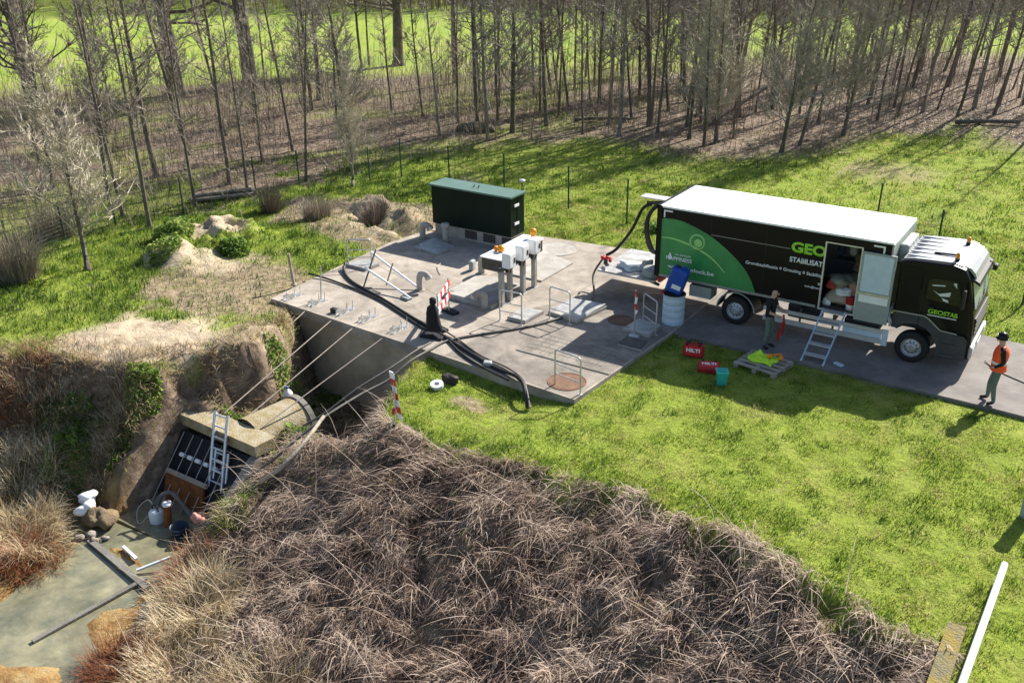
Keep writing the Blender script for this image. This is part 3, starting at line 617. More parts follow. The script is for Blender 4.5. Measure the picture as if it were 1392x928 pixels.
p = MB(); p.lathe((-7.35, -8.05, -1.62), [(0, 0), (.13, 0), (.14, .04), (.14, .26), (.09, .34), (.035, .38), (.035, .43), (0, .43)], 18); p.build('jug_body', Mt['white'], t)
p = MB(); p.lathe((-7.35, -8.05, -1.20), [(.045, 0), (.045, .04), (0, .04)], 12); p.build('cap', Mt['blue'], t)
t.location.z = -2.6
o = MB(); o.blob((-8.45, -13.6, -2.72), (.42, .3, .35), 12, .3, 9); tag(o.build('boulder', mat('muddy_stone', (.24, .17, .09), .9, scale=4, col2=(.12, .09, .06), bump=.8)), 'mud coloured boulder at the end of the left wing wall', 'boulder')
for k, (x, y, s) in enumerate(((-8.15, -14.05, .16), (-7.9, -14.15, .12), (-8.3, -14.25, .13), (-7.75, -13.95, .1))):
    o = MB(); o.blob((x, y, -2.82), (s, s*.8, s*.6), 8, .3, 20+k); tag(o.build('stone', Mt['stone']), 'wet grey stone lying in the shallow water off the boulder', 'stone', 'wet stones below the left wing wall')
def plank(a, b, wd, th, label, m, name='plank'):
    a, b = Vector(a), Vector(b); d = b-a; o = MB()
    o.box((a+b)/2, (d.length, wd, th), math.atan2(d.y, d.x), 0, -math.asin(max(-1, min(1, d.z/d.length)))); tag(o.build(name, m), label, name.split('_')[-1])
plank((-5.92, -17.0, -2.82), (-5.62, -14.4, -2.80), .11, .05, 'long dark grey strip for the shadow of a pole on the muddy water', Mt['concrete_dark'], 'shadow')  # thin dark strip laid on the water as the cast shadow of a pole
plank((-7.05, -13.95, -2.78), (-6.35, -14.1, -2.76), .07, .06, 'pale short stick lying on the orange mud at the basin mouth', Mt['offwhite'], 'stick')
plank((-6.02, -14.35, -2.78), (-5.55, -13.75, -2.6), .06, .05, 'white stick sloping from the mud up to the reeds', Mt['offwhite'], 'stick')
plank((-8.0, -14.2, -2.82), (-5.3, -14.62, -2.80), .14, .07, 'dark sill across the mouth of the basin', Mt['concrete_dark'], 'sill_beam')
# hoses and cables on the platform
hose('hose', [(-10.2, -2.35, .2), (-9.9, -2.75, .08), (-9.0, -3.3, .06), (-7.37, -3.85, .06), (-5.68, -4.5, .06), (-4.57, -4.9, .07), (-3.04, -5.5, .06), (-1.76, -5.98, .06), (-.78, -6.25, .10), (-.25, -6.75, .0), (-.05, -7.0, -.2)], .05, 'thick black hose crossing the platform from the left edge to the grass', Mt['hose'])
hose('hose', [(-10.7, -3.55, .12), (-9.91, -3.5, .07), (-8.63, -3.68, .06), (-7.4, -3.97, .06), (-6.2, -4.42, .06), (-4.9, -4.95, .05), (-4.0, -5.15, .06), (-2.98, -5.75, .06), (-2.0, -6.15, .06), (-1.0, -6.4, .05)], .032, 'thin black cable lying alongside the thick black hose', Mt['hose'], 'cable')
hose('hose', [(-4.6, -4.75, .15), (-3.6, -5.05, .06), (-2.4, -5.6, .06), (-1.4, -5.85, .07), (-.7, -6.2, .07), (-.25, -6.7, .05), (.05, -7.05, -.15)], .026, 'thin grey cable curving off the front corner of the platform', Mt['hosegrey'], 'cable')
hose('delivery_hose', [(-2.2, .9, .95), (-2.35, .5, .45), (-2.0, -.1, .09), (-1.75, -1.0, .06), (-1.85, -2.0, .06), (-2.14, -2.85, .06), (-2.57, -3.6, .06), (-3.26, -4.5, .06), (-3.75, -5.3, .06), (-3.8, -6.0, .06), (-3.85, -6.85, .02), (-4.0, -7.6, -.25), (-4.2, -8.4, -.35), (-4.3, -9.6, -.45), (-4.5, -10.4, -.75), (-4.8, -11.0, -1.15), (-5.3, -11.4, -1.6), (-5.8, -11.7, -2.2), (-6.1, -12.2, -2.6)], .034, 'long grey delivery hose from the truck tail across the platform down to the basin', Mt['hosegrey'])
hose('cable', [(-4.1, -5.6, .04), (-4.1, -6.3, .05), (-4.2, -7.2, -.1), (-4.55, -8.2, -.4), (-4.9, -9.0, -.8), (-5.3, -9.5, -1.1)], .03, 'second grey hose dropping off the platform edge beside the delivery hose', Mt['hosegrey'])
o = MB(); o.tube(catmull([(-4.2, -9.8, -.35), (-3.9, -10.7, -.45), (-3.95, -11.5, -.8), (-4.5, -11.8, -1.3)], 6), [.05]*18+[.03], 6); tag(o.build('branch', Mt['wood']), 'curved grey branch lying on the reeds right of the basin', 'branch')
hose('rope', [(-9.2, .4, .05), (-8.6, -.2, .05), (-7.9, -.1, .05), (-7.6, -.7, .05), (-7.1, -1.2, .05)], .012, 'thin pale cord lying loose on the deck in front of the container', Mt['cable'], 'cord')
o = MB(); o.rbox((-1.95, -5.95, .09), (.22, .18, .13), .03, .4); tag(o.build('cable_joint', Mt['greypaint']), 'small grey coupling block on the black hoses at the platform edge', 'coupling')
# red and white barrier with a stand and dark coat
t = thing('barrier', (-4.6, -4.2, .02), 'red and white striped barrier of two boards beside the dark coat', 'barrier')
A, B = Vector((-4.45, -4.75, 0)), Vector((-4.95, -3.55, 0)); dr = (B-A).normalized(); nv = Vector((dr.y, -dr.x, 0))
for z0 in (.52, .88):
    bd = MB()
    for k in range(6):
        bd.m = k % 2
        q0 = A+(B-A)*(k/6); q1 = A+(B-A)*((k+1)/6); sh = .06
        V = []
        for off in (-.012, .012):
            V += [q0+nv*off+Vector((0, 0, z0)), q1+nv*off+Vector((0, 0, z0)), q1+nv*off+Vector((0, 0, z0+.17)), q0+nv*off+Vector((0, 0, z0+.17))]
        bd.add(V, [(0, 1, 2, 3), (7, 6, 5, 4), (0, 4, 5, 1), (2, 6, 7, 3), (1, 5, 6, 2), (0, 3, 7, 4)])
    bd.build('board', [Mt['white'], Mt['redrefl']], t)
for u in (.03, .97): p = MB(); q = A+(B-A)*u-nv*.03; p.tube([(q.x, q.y, .02), (q.x, q.y, 1.12)], .018, 6); p.build('upright', Mt['galv'], t)
for q in (A, B): p = MB(); p.rbox((q.x, q.y, .06), (.55, .26, .08), .02, R(-15)); p.build('foot', Mt['rubber'], t)
t = thing('coat_stand', (-4.3, -5.2, .02), 'dark coat hung on a short post with a flat rubber foot at the platform edge', 'coat')
p = MB(); p.tube([(-4.3, -5.2, .02), (-4.3, -5.2, 1.08)], .03, 8); p.build('post', Mt['galv'], t)
p = MB(); p.rbox((-4.3, -5.25, .055), (.7, .34, .07), .02, R(10)); p.build('foot', Mt['rubber'], t)
p = MB()
prof = [(.04, 1.2, .04), (.10, 1.16, .09), (.10, 1.04, .09), (.07, .98, .07), (.15, .90, .11), (.20, .70, .13), (.23, .45, .14), (.26, .28, .13), (.25, .22, .12)]
V = []; n = 14
for i, (rx, z, ry) in enumerate(prof):
    for j in range(n):
        an = 2*math.pi*j/n; k = 1+.13*math.sin(an*5+i*.8)*(i/8); V.append((-4.3+rx*k*math.cos(an)+.02*math.sin(i), -5.2+ry*k*math.sin(an), z))
p.add(V, [(i*n+j, i*n+(j+1) % n, (i+1)*n+(j+1) % n, (i+1)*n+j) for i in range(len(prof)-1) for j in range(n)]+[tuple(range(n))], True); p.build('coat', Mt['shirt'], t)
# leaning red and white beacon board in the grass
t = thing('beacon_board', (-2.2, -9.4, -.2), 'red and white beacon board leaning on a bent post above the reed slope', 'traffic board')
a, b = Vector((-2.12, -9.35, -.05)), Vector((-2.35, -9.3, 1.15)); d = (b-a); sv = Vector((.55, .83, 0)).normalized()*.0+Vector((.9, -.3, .1)).normalized()*.085
bd = MB(); K = 7; th = Vector((.3, .9, 0)).normalized()*.012
for k in range(K):
    bd.m = k % 2
    q0 = a+d*(k/K); q1 = a+d*((k+1)/K)
    V = [q+s*sv+o_*th for o_ in (-1, 1) for q, s in ((q0, -1), (q0, 1), (q1, 1), (q1, -1))]
    bd.add(V, [(0, 1, 2, 3), (7, 6, 5, 4), (0, 4, 5, 1), (2, 6, 7, 3), (1, 5, 6, 2), (0, 3, 7, 4)])
bd.build('board', [Mt['white'], Mt['redrefl']], t)
p = MB(); p.tube(catmull([(-2.1, -9.75, -.65), (-2.2, -9.6, -.2), (-2.2, -9.42, .25), (-2.3, -9.28, 1.1)], 5), .022, 6); p.build('post', Mt['galv'], t)
p = MB(); p.rbox((-2.22, -9.45, .2), (.07, .08, .16), .015); p.build('clamp', Mt['redrefl'], t)
# round roll and bag beside it
zz = float(H(-2.6, -7.25))
o = MB(); o.lathe((-2.6, -7.3, zz+.05), [(.07, 0), (.17, 0), (.17, .10), (.07, .10), (.07, 0)], 20, (.1, -.2, 1), False); tag(o.build('cable_roll', Mt['offwhite']), 'small white roll of tape lying in the grass below the platform edge', 'roll')
o = MB(); o.blob((-2.55, -6.85, zz+.1), (.24, .16, .12), 12, .25, 5); tag(o.build('cloth_bag', Mt['boots']), 'dark crumpled bag in the grass beside the white roll', 'bag')
# post with red and white tape
t = thing('taped_post', (.45, -2.2, .02), 'thin post with a ribbon of red and white tape in front of the truck tail', 'post')
p = MB(); p.tube([(.45, -2.2, .02), (.43, -2.2, 1.4)], .02, 8); p.build('post', Mt['galv'], t)
p = MB(); p.lathe((.45, -2.2, .02), [(.16, 0), (.16, .03), (.03, .05)], 14); p.build('foot', Mt['galv'], t)
p = MB(); ys = [(0, 1.36), (.05, 1.2), (.02, 1.0), (.07, .82), (.04, .68)]
for k in range(4):
    p.m = k % 2; (u0, z0), (u1, z1) = ys[k], ys[k+1]
    w0, w1 = .022+.006*k, .022+.006*(k+1) if k < 3 else .01
    p.add([(.43+u0-w0, -2.23, z0), (.43+u0+w0, -2.22, z0), (.43+u1+w1, -2.22, z1), (.43+u1-w1, -2.23, z1), (.43+u0-w0, -2.226, z0), (.43+u0+w0, -2.216, z0), (.43+u1+w1, -2.216, z1), (.43+u1-w1, -2.226, z1)], [(0, 1, 2, 3), (7, 6, 5, 4), (0, 4, 5, 1), (1, 5, 6, 2), (2, 6, 7, 3), (3, 7, 4, 0)])
p.build('tape', [Mt['redrefl'], Mt['white']], t)
# ------------------------------------------------------------------ truck
TR = thing('box_truck', (3.5, 1.25, 0), 'black and green box truck with white roof and open side door parked on the road', 'truck')
BX, BZ0, BZ1 = 6.45, 1.07, 3.17
p = MB()
p.bb(0, 4.82, 0, .04, BZ0, BZ1-.05); p.bb(4.82, 5.74, 0, .04, 2.9, BZ1-.05); p.bb(5.74, BX, 0, .04, BZ0, BZ1-.05)
side = p.build('side_panel', Mt['brownblack'], TR)
p = MB(); p.bb(0, BX, 2.46, 2.5, BZ0, BZ1-.05); p.build('far_panel', Mt['brownblack'], TR)
p = MB(); p.bb(-.04, -.002, 0, 2.5, BZ0, BZ1-.05); p.build('rear_panel', Mt['black'], TR)
p = MB(); p.bb(BX+.002, BX+.045, 0, 2.5, BZ0, BZ1-.05); p.rbox((BX+.16, 1.25, 2.72), (.24, 1.2, .5), .05); p.build('front_panel', Mt['greypaint'], TR)
p = MB(); p.bb(0, BX, .042, 2.458, BZ0-.06, BZ0); p.build('floor', Mt['steel_dark'], TR)
p = MB(); p.bb(.05, 6.4, 2.40, 2.455, 1.08, 3.1); p.bb(3.9, 3.94, .6, 2.4, 1.08, 3.1); p.bb(4.6, 6.3, 2.0, 2.39, 1.75, 1.79); p.bb(4.6, 6.3, 2.0, 2.39, 2.35, 2.39); p.build('interior_shelving', Mt['interior'], TR)
p = MB(); p.bb(-.02, BX+.03, -.012, 2.512, BZ1-.05, BZ1); p.build('roof', Mt['roofwhite'], TR)
p = MB(); p.bb(-.045, -.022, -.03, 2.53, BZ0-.02, BZ1+.012); p.bb(-.045, .10, -.03, -.013, BZ0-.02, BZ1+.012); p.bb(-.04, .03, -.03, 2.53, BZ1+.001, BZ1+.02); p.build('rear_frame', Mt['black'], TR)
p = MB(); p.bb(.1, 4.72, -.016, -.002, 1.05, 1.115); p.bb(5.8, 6.4, -.016, -.002, 1.05, 1.10); p.build('trim_rail', Mt['silver'], TR)
p = MB(); p.bb(.1, BX, -.014, -.002, BZ1-.085, BZ1-.052); p.build('roof_rail', Mt['black'], TR)
p = MB()
for x in (4.80, 5.735): p.bb(x-.012, x+.025, -.018, .05, 1.03, 2.93)
p.bb(4.8, 5.75, -.017, .05, 2.9, 2.93); p.bb(4.8, 5.75, -.017, .05, 1.02, 1.055); p.build('door_frame', Mt['alu'], TR)
# open door swung flat against the side
dr_ = MB(); dr_.bb(5.77, 6.62, -.10, -.05, .98, 2.86); door = dr_.build('side_door', Mt['greypaint'], TR)
p = MB(); p.bb(5.83, 6.56, -.108, -.1005, 1.80, 2.80); p.build('upper_panel', Mt['bluelight'], door)
p = MB(); p.bb(5.83, 6.56, -.110, -.1005, 1.50, 1.70); p.build('middle_panel', Mt['white'], door)
p = MB(); p.bb(5.83, 6.56, -.107, -.1005, 1.04, 1.48); p.build('lower_panel', Mt['greypaint'], door)
p = MB(); p.bb(5.79, 6.60, -.125, -.1005, 1.71, 1.78); p.build('door_bar', Mt['galv'], door)
p = MB()
for z in (1.2, 1.9, 2.6): p.tube([(5.755, -.06, z-.06), (5.755, -.06, z+.06)], .022, 6)
p.build('hinge', Mt['alu'], door)
for x in (1.6, 3.2): p = MB(); p.bb(x, x+.012, -.0042, -.0005, 1.12, 3.08); p.build('panel_seam', Mt['blackplastic'], TR)
for x in (1.3, 2.6, 3.9, 5.2): p = MB(); p.bb(x, x+.03, .0, 2.5, BZ1+.001, BZ1+.008); p.build('roof_seam', Mt['offwhite'], TR)
# vinyl graphics on the near side
arc = catmull([(.1, 0, 2.80), (.5, 0, 2.83), (.93, 0, 2.76), (1.70, 0, 2.47), (2.49, 0, 1.92), (2.85, 0, 1.50), (3.03, 0, 1.12)], 6)
p = MB(); p.prism([(v.x, v.z) for v in arc]+[(.1, 1.12)], -.006, -.0015); gp = p.build('green_graphic', Mt['green'], TR)
def stroke(pts, w0, y0, y1, k=8):
    P = catmull(pts, k); n = len(P); A, B = [], []
    for i, c in enumerate(P):
        t_ = (P[min(i+1, n-1)]-P[max(i-1, 0)]).normalized(); q = Vector((-t_.z, 0, t_.x)); ww = w0*(.35+.65*math.sin(math.pi*min(.98, .12+i/n*.85)))
        A.append(c+q*ww); B.append(c-q*ww)
    return [(v.x, v.z) for v in A]+[(v.x, v.z) for v in reversed(B)]
p = MB(); P = stroke([(.12, 0, 2.24), (.5, 0, 2.25), (.97, 0, 2.16), (1.40, 0, 2.02), (1.76, 0, 1.83), (2.10, 0, 1.53)], .028, 0, 0)
n = len(P)//2
for i in range(n-1): p.prism([P[i], P[i+1], P[2*n-2-i], P[2*n-1-i]], -.009, -.0065)
p.build('light_arc', Mt['limeline'], gp)
p = MB(); p.lathe((1.22, -.0065, 2.27), [(.23, 0), (.25, .003), (.20, .003), (.19, 0)], 28, (0, -1, 0)); p.lathe((1.25, -.0065, 2.25), [(0, .003), (.11, .003), (.12, 0)], 20, (0, -1, 0)); p.build('droplet_emblem', Mt['limeline'], gp)
p = MB(); p.bb(1.62, 3.88, -.004, -.0015, 2.553, 2.566); p.build('pin_stripe', Mt['silver'], TR)
p = MB(); p.bb(.15, .42, -.006, -.0015, 3.02, 3.065); p.bb(.15, .195, -.006, -.0015, 2.84, 3.02); p.bb(6.0, 6.29, -.006, -.0015, 3.0, 3.045); p.bb(6.245, 6.29, -.006, -.0015, 2.84, 3.0); p.build('corner_mark', Mt['letter'], TR)
def text(body, x, z, width, height, m, parent, name='lettering', bold=.012, shear=0, y=-.004, clip=None, depth=.002):
    c = bpy.data.curves.new(name, 'FONT'); c.body = body; c.size = 1; c.offset = bold; c.shear = shear; c.resolution_u = 4
    o = bpy.data.objects.new(name, c); COL.objects.link(o); dg = bpy.context.evaluated_depsgraph_get()
    me = bpy.data.meshes.new_from_object(o.evaluated_get(dg)); bpy.data.objects.remove(o); bpy.data.curves.remove(c)
    n = len(me.vertices); co = np.zeros(n*3); me.vertices.foreach_get('co', co); co = co.reshape(-1, 3)
    mn, mx_ = co.min(0), co.max(0); s = width/(mx_[0]-mn[0]); sy = height/(mx_[1]-mn[1])
    o0 = origin(parent)
    out = np.stack([x+(co[:, 0]-mn[0])*s-o0.x, np.full(n, y)-o0.y, z+(co[:, 1]-mn[1])*sy-o0.z], -1)
    me.vertices.foreach_set('co', out.ravel()); me.update()
    bm = bmesh.new(); bm.from_mesh(me)
    if clip is not None:
        bmesh.ops.bisect_plane(bm, geom=list(bm.verts)+list(bm.edges)+list(bm.faces), plane_co=(clip-o0.x, 0, 0), plane_no=(1, 0, 0), clear_outer=True)
    r = bmesh.ops.extrude_face_region(bm, geom=list(bm.faces))
    for v in r['geom']:
        if isinstance(v, bmesh.types.BMVert): v.co.y -= depth
    bmesh.ops.recalc_face_normals(bm, faces=bm.faces); bm.to_mesh(me); bm.free(); me.materials.clear()
    return link(name, me, m, parent)
text('GEOSTAB', 3.90, 2.48, 2.0, .30, Mt['lime'], TR, bold=.045, clip=4.79)
text('STABILISATIE', 3.89, 2.20, 1.02, .15, Mt['letter'], TR, bold=.03, clip=4.79)
text('Grondstabilisatie \u25ca Grouting \u25ca Stability', 2.68, 1.885, 2.13, .125, Mt['letter'], TR, bold=.018, clip=4.79)
text('info@geo', 4.38, 1.555, .41, .075, Mt['letter'], TR, bold=.015, clip=4.79)
text('B', 4.72, 1.69, .06, .06, Mt['letter'], TR, bold=.015)
text('www.geolock.be', .36, 1.315, 1.43, .155, Mt['letter'], gp, bold=.02, y=-.0065)
text('HAPPINESS', .30, 1.60, .80, .125, Mt['letter'], gp, bold=.02, y=-.0065)
text('our strength', .56, 1.76, .50, .07, Mt['letter'], gp, bold=.012, y=-.0065)
p = MB(); P = [(.415+.075*math.sin(a)*(1-.0*a), 1.70-.085*math.cos(a)) for a in [math.pi*2*k/16 for k in range(3, 14)]]; p.prism([(.415, 1.84)]+[(x_, z_-.02) for x_, z_ in reversed([(.415+.07*math.sin(math.pi*2*k/16), 1.70+.07*math.cos(math.pi*2*k/16)) for k in range(2, 15)])], -.009, -.0065); p.build('water_drop', Mt['letter'], gp)
# chassis
p = MB()
for y in (.75, 1.65): p.bb(.2, 8.2, y, y+.08, .72, .98)
for x in (.4, 1.6, 3.4, 5.0, 6.2): p.bb(x, x+.08, .83, 1.65, .75, .9)
p.build('chassis_frame', Mt['steel_dark'], TR)
p = MB(); p.rbox((4.3, .72, .62), (.9, .5, .42), .06); p.build('fuel_tank', Mt['greyplastic'], TR)
p = MB(); p.rbox((5.9, .62, .66), (.9, .6, .3), .05); p.build('battery_box', Mt['greyplastic'], TR)
p = MB(); p.bb(3.3, 6.66, .06, .10, .66, .77); p.build('side_guard_rail', Mt['alu'], TR)
p = MB(); p.bb(3.3, 6.66, .06, .10, .36, .49); p.build('side_guard_rail', Mt['alu'], TR)
p = MB(); p.bb(6.52, 6.665, .055, .105, .34, .78); p.bb(5.5, 6.5, .07, .095, .50, .65); p.build('side_guard_end', Mt['bluelight'], TR)
for x in (3.5, 4.3, 5.2): p = MB(); p.bb(x, x+.05, .102, .5, .7, .9); p.bb(x, x+.05, .102, .14, .4, .7); p.build('guard_bracket', Mt['steel_dark'], TR)
p = MB(); p.rbox((1.38, .32, .76), (.68, .5, .36), .03); o = p.build('tool_box', Mt['greypaint'], TR)
p = MB(); p.bb(1.08, 1.68, .055, .068, .60, .63); p.build('box_trim', Mt['offwhite'], o)
p = MB(); p.bb(.15, .25, .1, 2.4, .42, .54); p.build('underrun_bar', Mt['redrefl'], TR)
for y in (.1, 2.0): p = MB(); p.bb(.02, .12, y, y+.4, .8, .96); p.build('tail_lamp', Mt['redrefl'], TR)
# tail lift platform
p = MB(); p.bb(-2.0, -.1, .1, 2.4, .74, .80); lf = p.build('tail_lift', Mt['plate'], TR)
p = MB()
for y in (.5, 1.9): p.tube([(-.1, y, .55), (-.9, y, .72)], .05, 6)
p.build('lift_arm', Mt['steel_dark'], lf)
# wheels
def wheel(x, y0, y1, r, rimm):
    s = 1 if y1 > y0 else -1; wd = abs(y1-y0)
    tr = MB(); tr.lathe((x, y0, r), [(r*.60, 0), (r*.66, -.012), (r*.92, 0), (r*.985, .03), (r, .07), (r, wd-.07), (r*.985, wd-.03), (r*.92, wd), (r*.6, wd)], 36, (0, s, 0))
    o = tr.build('wheel', Mt['rubber'], TR)
    q = MB(); q.lathe((x, y0, r), [(r*.60, .0), (r*.57, .02), (r*.52, .05), (r*.47, .06), (r*.30, .03), (r*.28, -.01), (r*.2, -.03), (0, -.03)], 30, (0, s, 0), False); rm = q.build('rim', rimm, o)
    h = MB()
    for k in range(10):
        a = k*math.pi/5; h.lathe((x+math.cos(a)*r*.37, y0+s*.04, r+math.sin(a)*r*.37), [(.018, .02), (.018, -.03), (0, -.03)], 6, (0, s, 0))
    h.build('wheel_nut', Mt['steel_dark'], rm)
wheel(2.49, .06, .60, .43, Mt['chrome']); wheel(2.49, 2.44, 1.9, .43, Mt['chrome'])
wheel(7.27, .10, .38, .43, Mt['chrome']); wheel(7.27, 2.40, 2.12, .43, Mt['chrome'])
def arch(x, r, y0, y1, a0, a1, m, nm='mudguard', th=.035, par=None):
    q = MB(); N = 14; pr = [(x+r*math.cos(R(a0+(a1-a0)*k/N)), .43+r*math.sin(R(a0+(a1-a0)*k/N))) for k in range(N+1)]; pi = [(x+(r-th)*math.cos(R(a0+(a1-a0)*k/N)), .43+(r-th)*math.sin(R(a0+(a1-a0)*k/N))) for k in range(N+1)]
    for k in range(N): q.prism([pr[k], pr[k+1], pi[k+1], pi[k]], y0, y1)
    return q.build(nm, m, par or TR)
arch(2.49, .57, .05, .62, 5, 178, Mt['greyplastic'])
arch(2.49, .575, .035, .049, 5, 178, Mt['silver'], 'mudguard_trim')
# cab: hollow shell from profile rings across the width
def cabprof():
    return [(6.68, .95), (6.68, 2.74), (7.0, 2.80), (7.9, 2.84), (8.30, 2.76), (8.50, 2.50), (8.72, 1.75), (8.80, 1.45), (8.84, 1.0), (8.86, .40), (8.72, .32), (7.92, .32), (7.86, .62), (7.74, .86), (7.52, 1.03), (7.27, 1.08), (7.0, 1.03), (6.80, .88)]
CY0, CY1 = .10, 2.40
cp = cabprof(); cb = MB(); nC = len(cp); cx_, cz_ = 7.75, 1.6
rings = []
for y, k in ((CY0+.001, .955), (CY0+.02, .985), (CY0+.10, 1.0), (CY1-.10, 1.0), (CY1-.02, .985), (CY1-.001, .955)):
    rings.append([(cx_+(x-cx_)*k, y+(.10 if x > 8.6 and y < 1.2 else (-.10 if x > 8.6 else 0))*.9, cz_+(z-cz_)*(k if z > 1.2 else 1)) for x, z in cp])
V = [v for r_ in rings for v in r_]
F = []
for i in range(5):
    for j in range(nC): F.append((i*nC+j, i*nC+(j+1) % nC, (i+1)*nC+(j+1) % nC, (i+1)*nC+j))
F += [tuple(range(nC)), tuple(range(6*nC-1, 5*nC-1, -1))]
cb.add(V, F); cab = cb.build('cab', Mt['black'], TR)
# silver cab roof with ribs, visor, lamp bar
p = MB(); p.prism([(6.72, 2.765), (7.0, 2.815), (7.9, 2.86), (8.22, 2.80), (8.22, 2.77), (7.9, 2.83), (7.0, 2.785), (6.72, 2.735)], .2, 2.3)
for k in range(6): p.bb(6.78+k*.001, 7.55, .36+k*.34, .41+k*.34, 2.80, 2.84+.001*k)
p.build('cab_roof', Mt['silver'], cab)
p = MB(); p.prism([(8.22, 2.80), (8.40, 2.76), (8.56, 2.64), (8.62, 2.53), (8.59, 2.51), (8.52, 2.58), (8.36, 2.70), (8.22, 2.74)], .3, 2.2); p.build('roof_spoiler', Mt['silver'], cab)
p = MB(); p.prism([(8.50, 2.54), (8.74, 2.44), (8.78, 2.36), (8.75, 2.36), (8.50, 2.47)], .22, 2.28); p.build('sun_visor', Mt['blackplastic'], cab)
for y in (.42, 1.88):
    p = MB(); p.lathe((7.95, y, 2.85), [(.07, 0), (.075, .06), (.05, .07)], 12); o = p.build('beacon', Mt['blackplastic'], cab)
    p = MB(); p.lathe((7.95, y, 2.92), [(.06, 0), (.068, .08), (.05, .13), (0, .14)], 12); p.build('lens', Mt['amber'], o)
p = MB(); p.tube([(7.35, .75, 2.86), (7.95, .72, 2.90)], .028, 6); p.tube([(7.35, .75, 2.80), (7.35, .75, 2.87)], .02, 5); p.build('air_horn', Mt['blackplastic'], cab)
# windscreen: proud sheet in front of the shell
p = MB(); a0, a1 = Vector((8.527, 0, 2.44)), Vector((8.742, 0, 1.73)); q = Vector((.957, 0, .29))
V = []
for o_ in (.008, .022):
    for t_, y in ((a0, .30), (a0, 2.2), (a1, 2.25), (a1, .25)): V.append((t_.x+q.x*o_, y, t_.z+q.z*o_))
p.add(V, [(0, 1, 2, 3), (7, 6, 5, 4), (0, 4, 5, 1), (1, 5, 6, 2), (2, 6, 7, 3), (3, 7, 4, 0)]); p.build('windscreen', mat('windscreen_glass_sheen', (.30, .36, .34), .06, .1, 1.5, spec=.9), cab)
p = MB()
for y in (.55, 1.25, 1.9): p.tube([(8.775, y, 1.72), (8.74, y+.35, 1.83)], .012, 5)
p.bb(8.76, 8.79, .3, 2.2, 1.68, 1.715); p.build('wiper', Mt['rubber'], cab)
# side windows, doors, stripes on the near flank of the cab
yN = CY0-.002
p = MB(); p.prism([(7.42, 1.85), (7.42, 2.36), (7.55, 2.42), (8.16, 2.42), (8.40, 1.80), (8.1, 1.80)], yN-.012, yN-.001); p.build('side_window', mat('side_window_glass', (.012, .014, .015), .05, .05, 3, spec=.3), cab)
for i_, pts in enumerate(([(7.52, 2.24), (7.82, 2.28), (7.82, 2.25), (7.52, 2.21)], [(7.55, 2.10), (7.7, 2.03), (8.0, 2.12), (7.98, 2.0), (7.75, 1.97)], [(7.78, 1.94), (7.95, 1.90), (7.98, 1.84), (7.84, 1.86)], [(8.02, 2.36), (8.12, 2.38), (8.15, 2.24), (8.08, 2.3)])):
    p = MB(); p.prism(pts, yN-.0155, yN-.0125); p.build('window_glint', Mt['offwhite'], cab)  # pale shapes on the pane paint its reflections and the seats behind
p = MB(); p.prism([(6.76, 1.5), (6.76, 2.6), (7.25, 2.62), (7.25, 1.5)], yN-.006, yN-.001); p.build('sleeper_panel', Mt['brownblack'], cab)
p = MB(); p.prism([(7.33, 1.0), (7.33, 2.5), (7.345, 2.5), (7.345, 1.0)], yN-.006, yN-.001); p.bb(7.5, 7.65, yN-.03, yN-.001, 1.62, 1.66); p.build('door_handle', Mt['blackplastic'], cab)
stp = [(6.69, 1.375), (7.46, 1.385), (7.58, 1.33), (7.90, 1.075), (8.40, 1.06), (8.40, 1.03), (7.88, 1.045), (7.56, 1.295), (7.45, 1.35), (6.69, 1.34)]
p = MB()
for k in range(4): p.prism([stp[k], stp[k+1], stp[8-k], stp[9-k]], yN-.010, yN-.001)
p.build('silver_stripe', Mt['silver'], cab)
p = MB(); p.prism([(6.70, 1.33), (7.44, 1.34), (7.55, 1.28), (7.87, 1.03), (8.62, 1.02), (8.74, .92), (8.76, .36), (7.90, .34), (7.85, .64), (7.73, .88), (7.52, 1.05), (7.27, 1.10), (7.0, 1.05), (6.79, .9), (6.70, .9)], yN-.006, yN-.001); p.build('lower_cladding', Mt['greyplastic'], cab)
text('GEOSTAB', 7.52, 1.47, .80, .125, Mt['lime'], cab, bold=.03, y=yN-.008)
p = MB(); p.bb(7.52, 8.30, yN-.009, yN-.001, 1.415, 1.437); p.build('lettering_line', Mt['letter'], cab)
p = MB(); p.rbox((8.84, 1.25, .56), (.16, 2.1, .34), .05); p.build('bumper', Mt['silver'], cab)
p = MB(); p.bb(8.80, 8.845, .35, 2.15, .95, 1.45)
for k in range(4): p.bb(8.845, 8.86, .4, 2.1, 1.0+k*.11, 1.05+k*.11)
p.build('grille', Mt['blackplastic'], cab)
for y in (.42, 2.08): p = MB(); p.rbox((8.90, y, .60), (.06, .36, .17), .02); p.build('headlight', Mt['offwhite'], cab)
p = MB(); p.bb(8.885, 8.93, .98, 1.5, .48, .60); p.build('number_plate', Mt['white'], cab)
for y, s in ((-.10, -1), (2.6, 1)):
    p = MB(); p.rbox((8.42, y, 2.06), (.12, .17, .52), .04); p.tube([(8.40, y, 2.3), (8.36, y-s*.22, 2.42)], .016, 5); p.tube([(8.40, y, 1.84), (8.40, y-s*.22, 1.74)], .016, 5); p.build('side_mirror', Mt['blackplastic'], cab)
p = MB(); p.rbox((8.86, 2.15, 2.30), (.16, .24, .17), .05); p.tube([(8.84, 2.1, 2.36), (8.68, 2.0, 2.48)], .018, 5); p.build('front_mirror', Mt['blackplastic'], cab)
_todo = [cab]
while _todo:
    o_ = _todo.pop(); _todo += list(o_.children)
    for v in o_.data.vertices:
        xl = v.co.x+3.5
        if xl > 7.9: v.co.x = 7.9+(xl-7.9)*.78-3.5
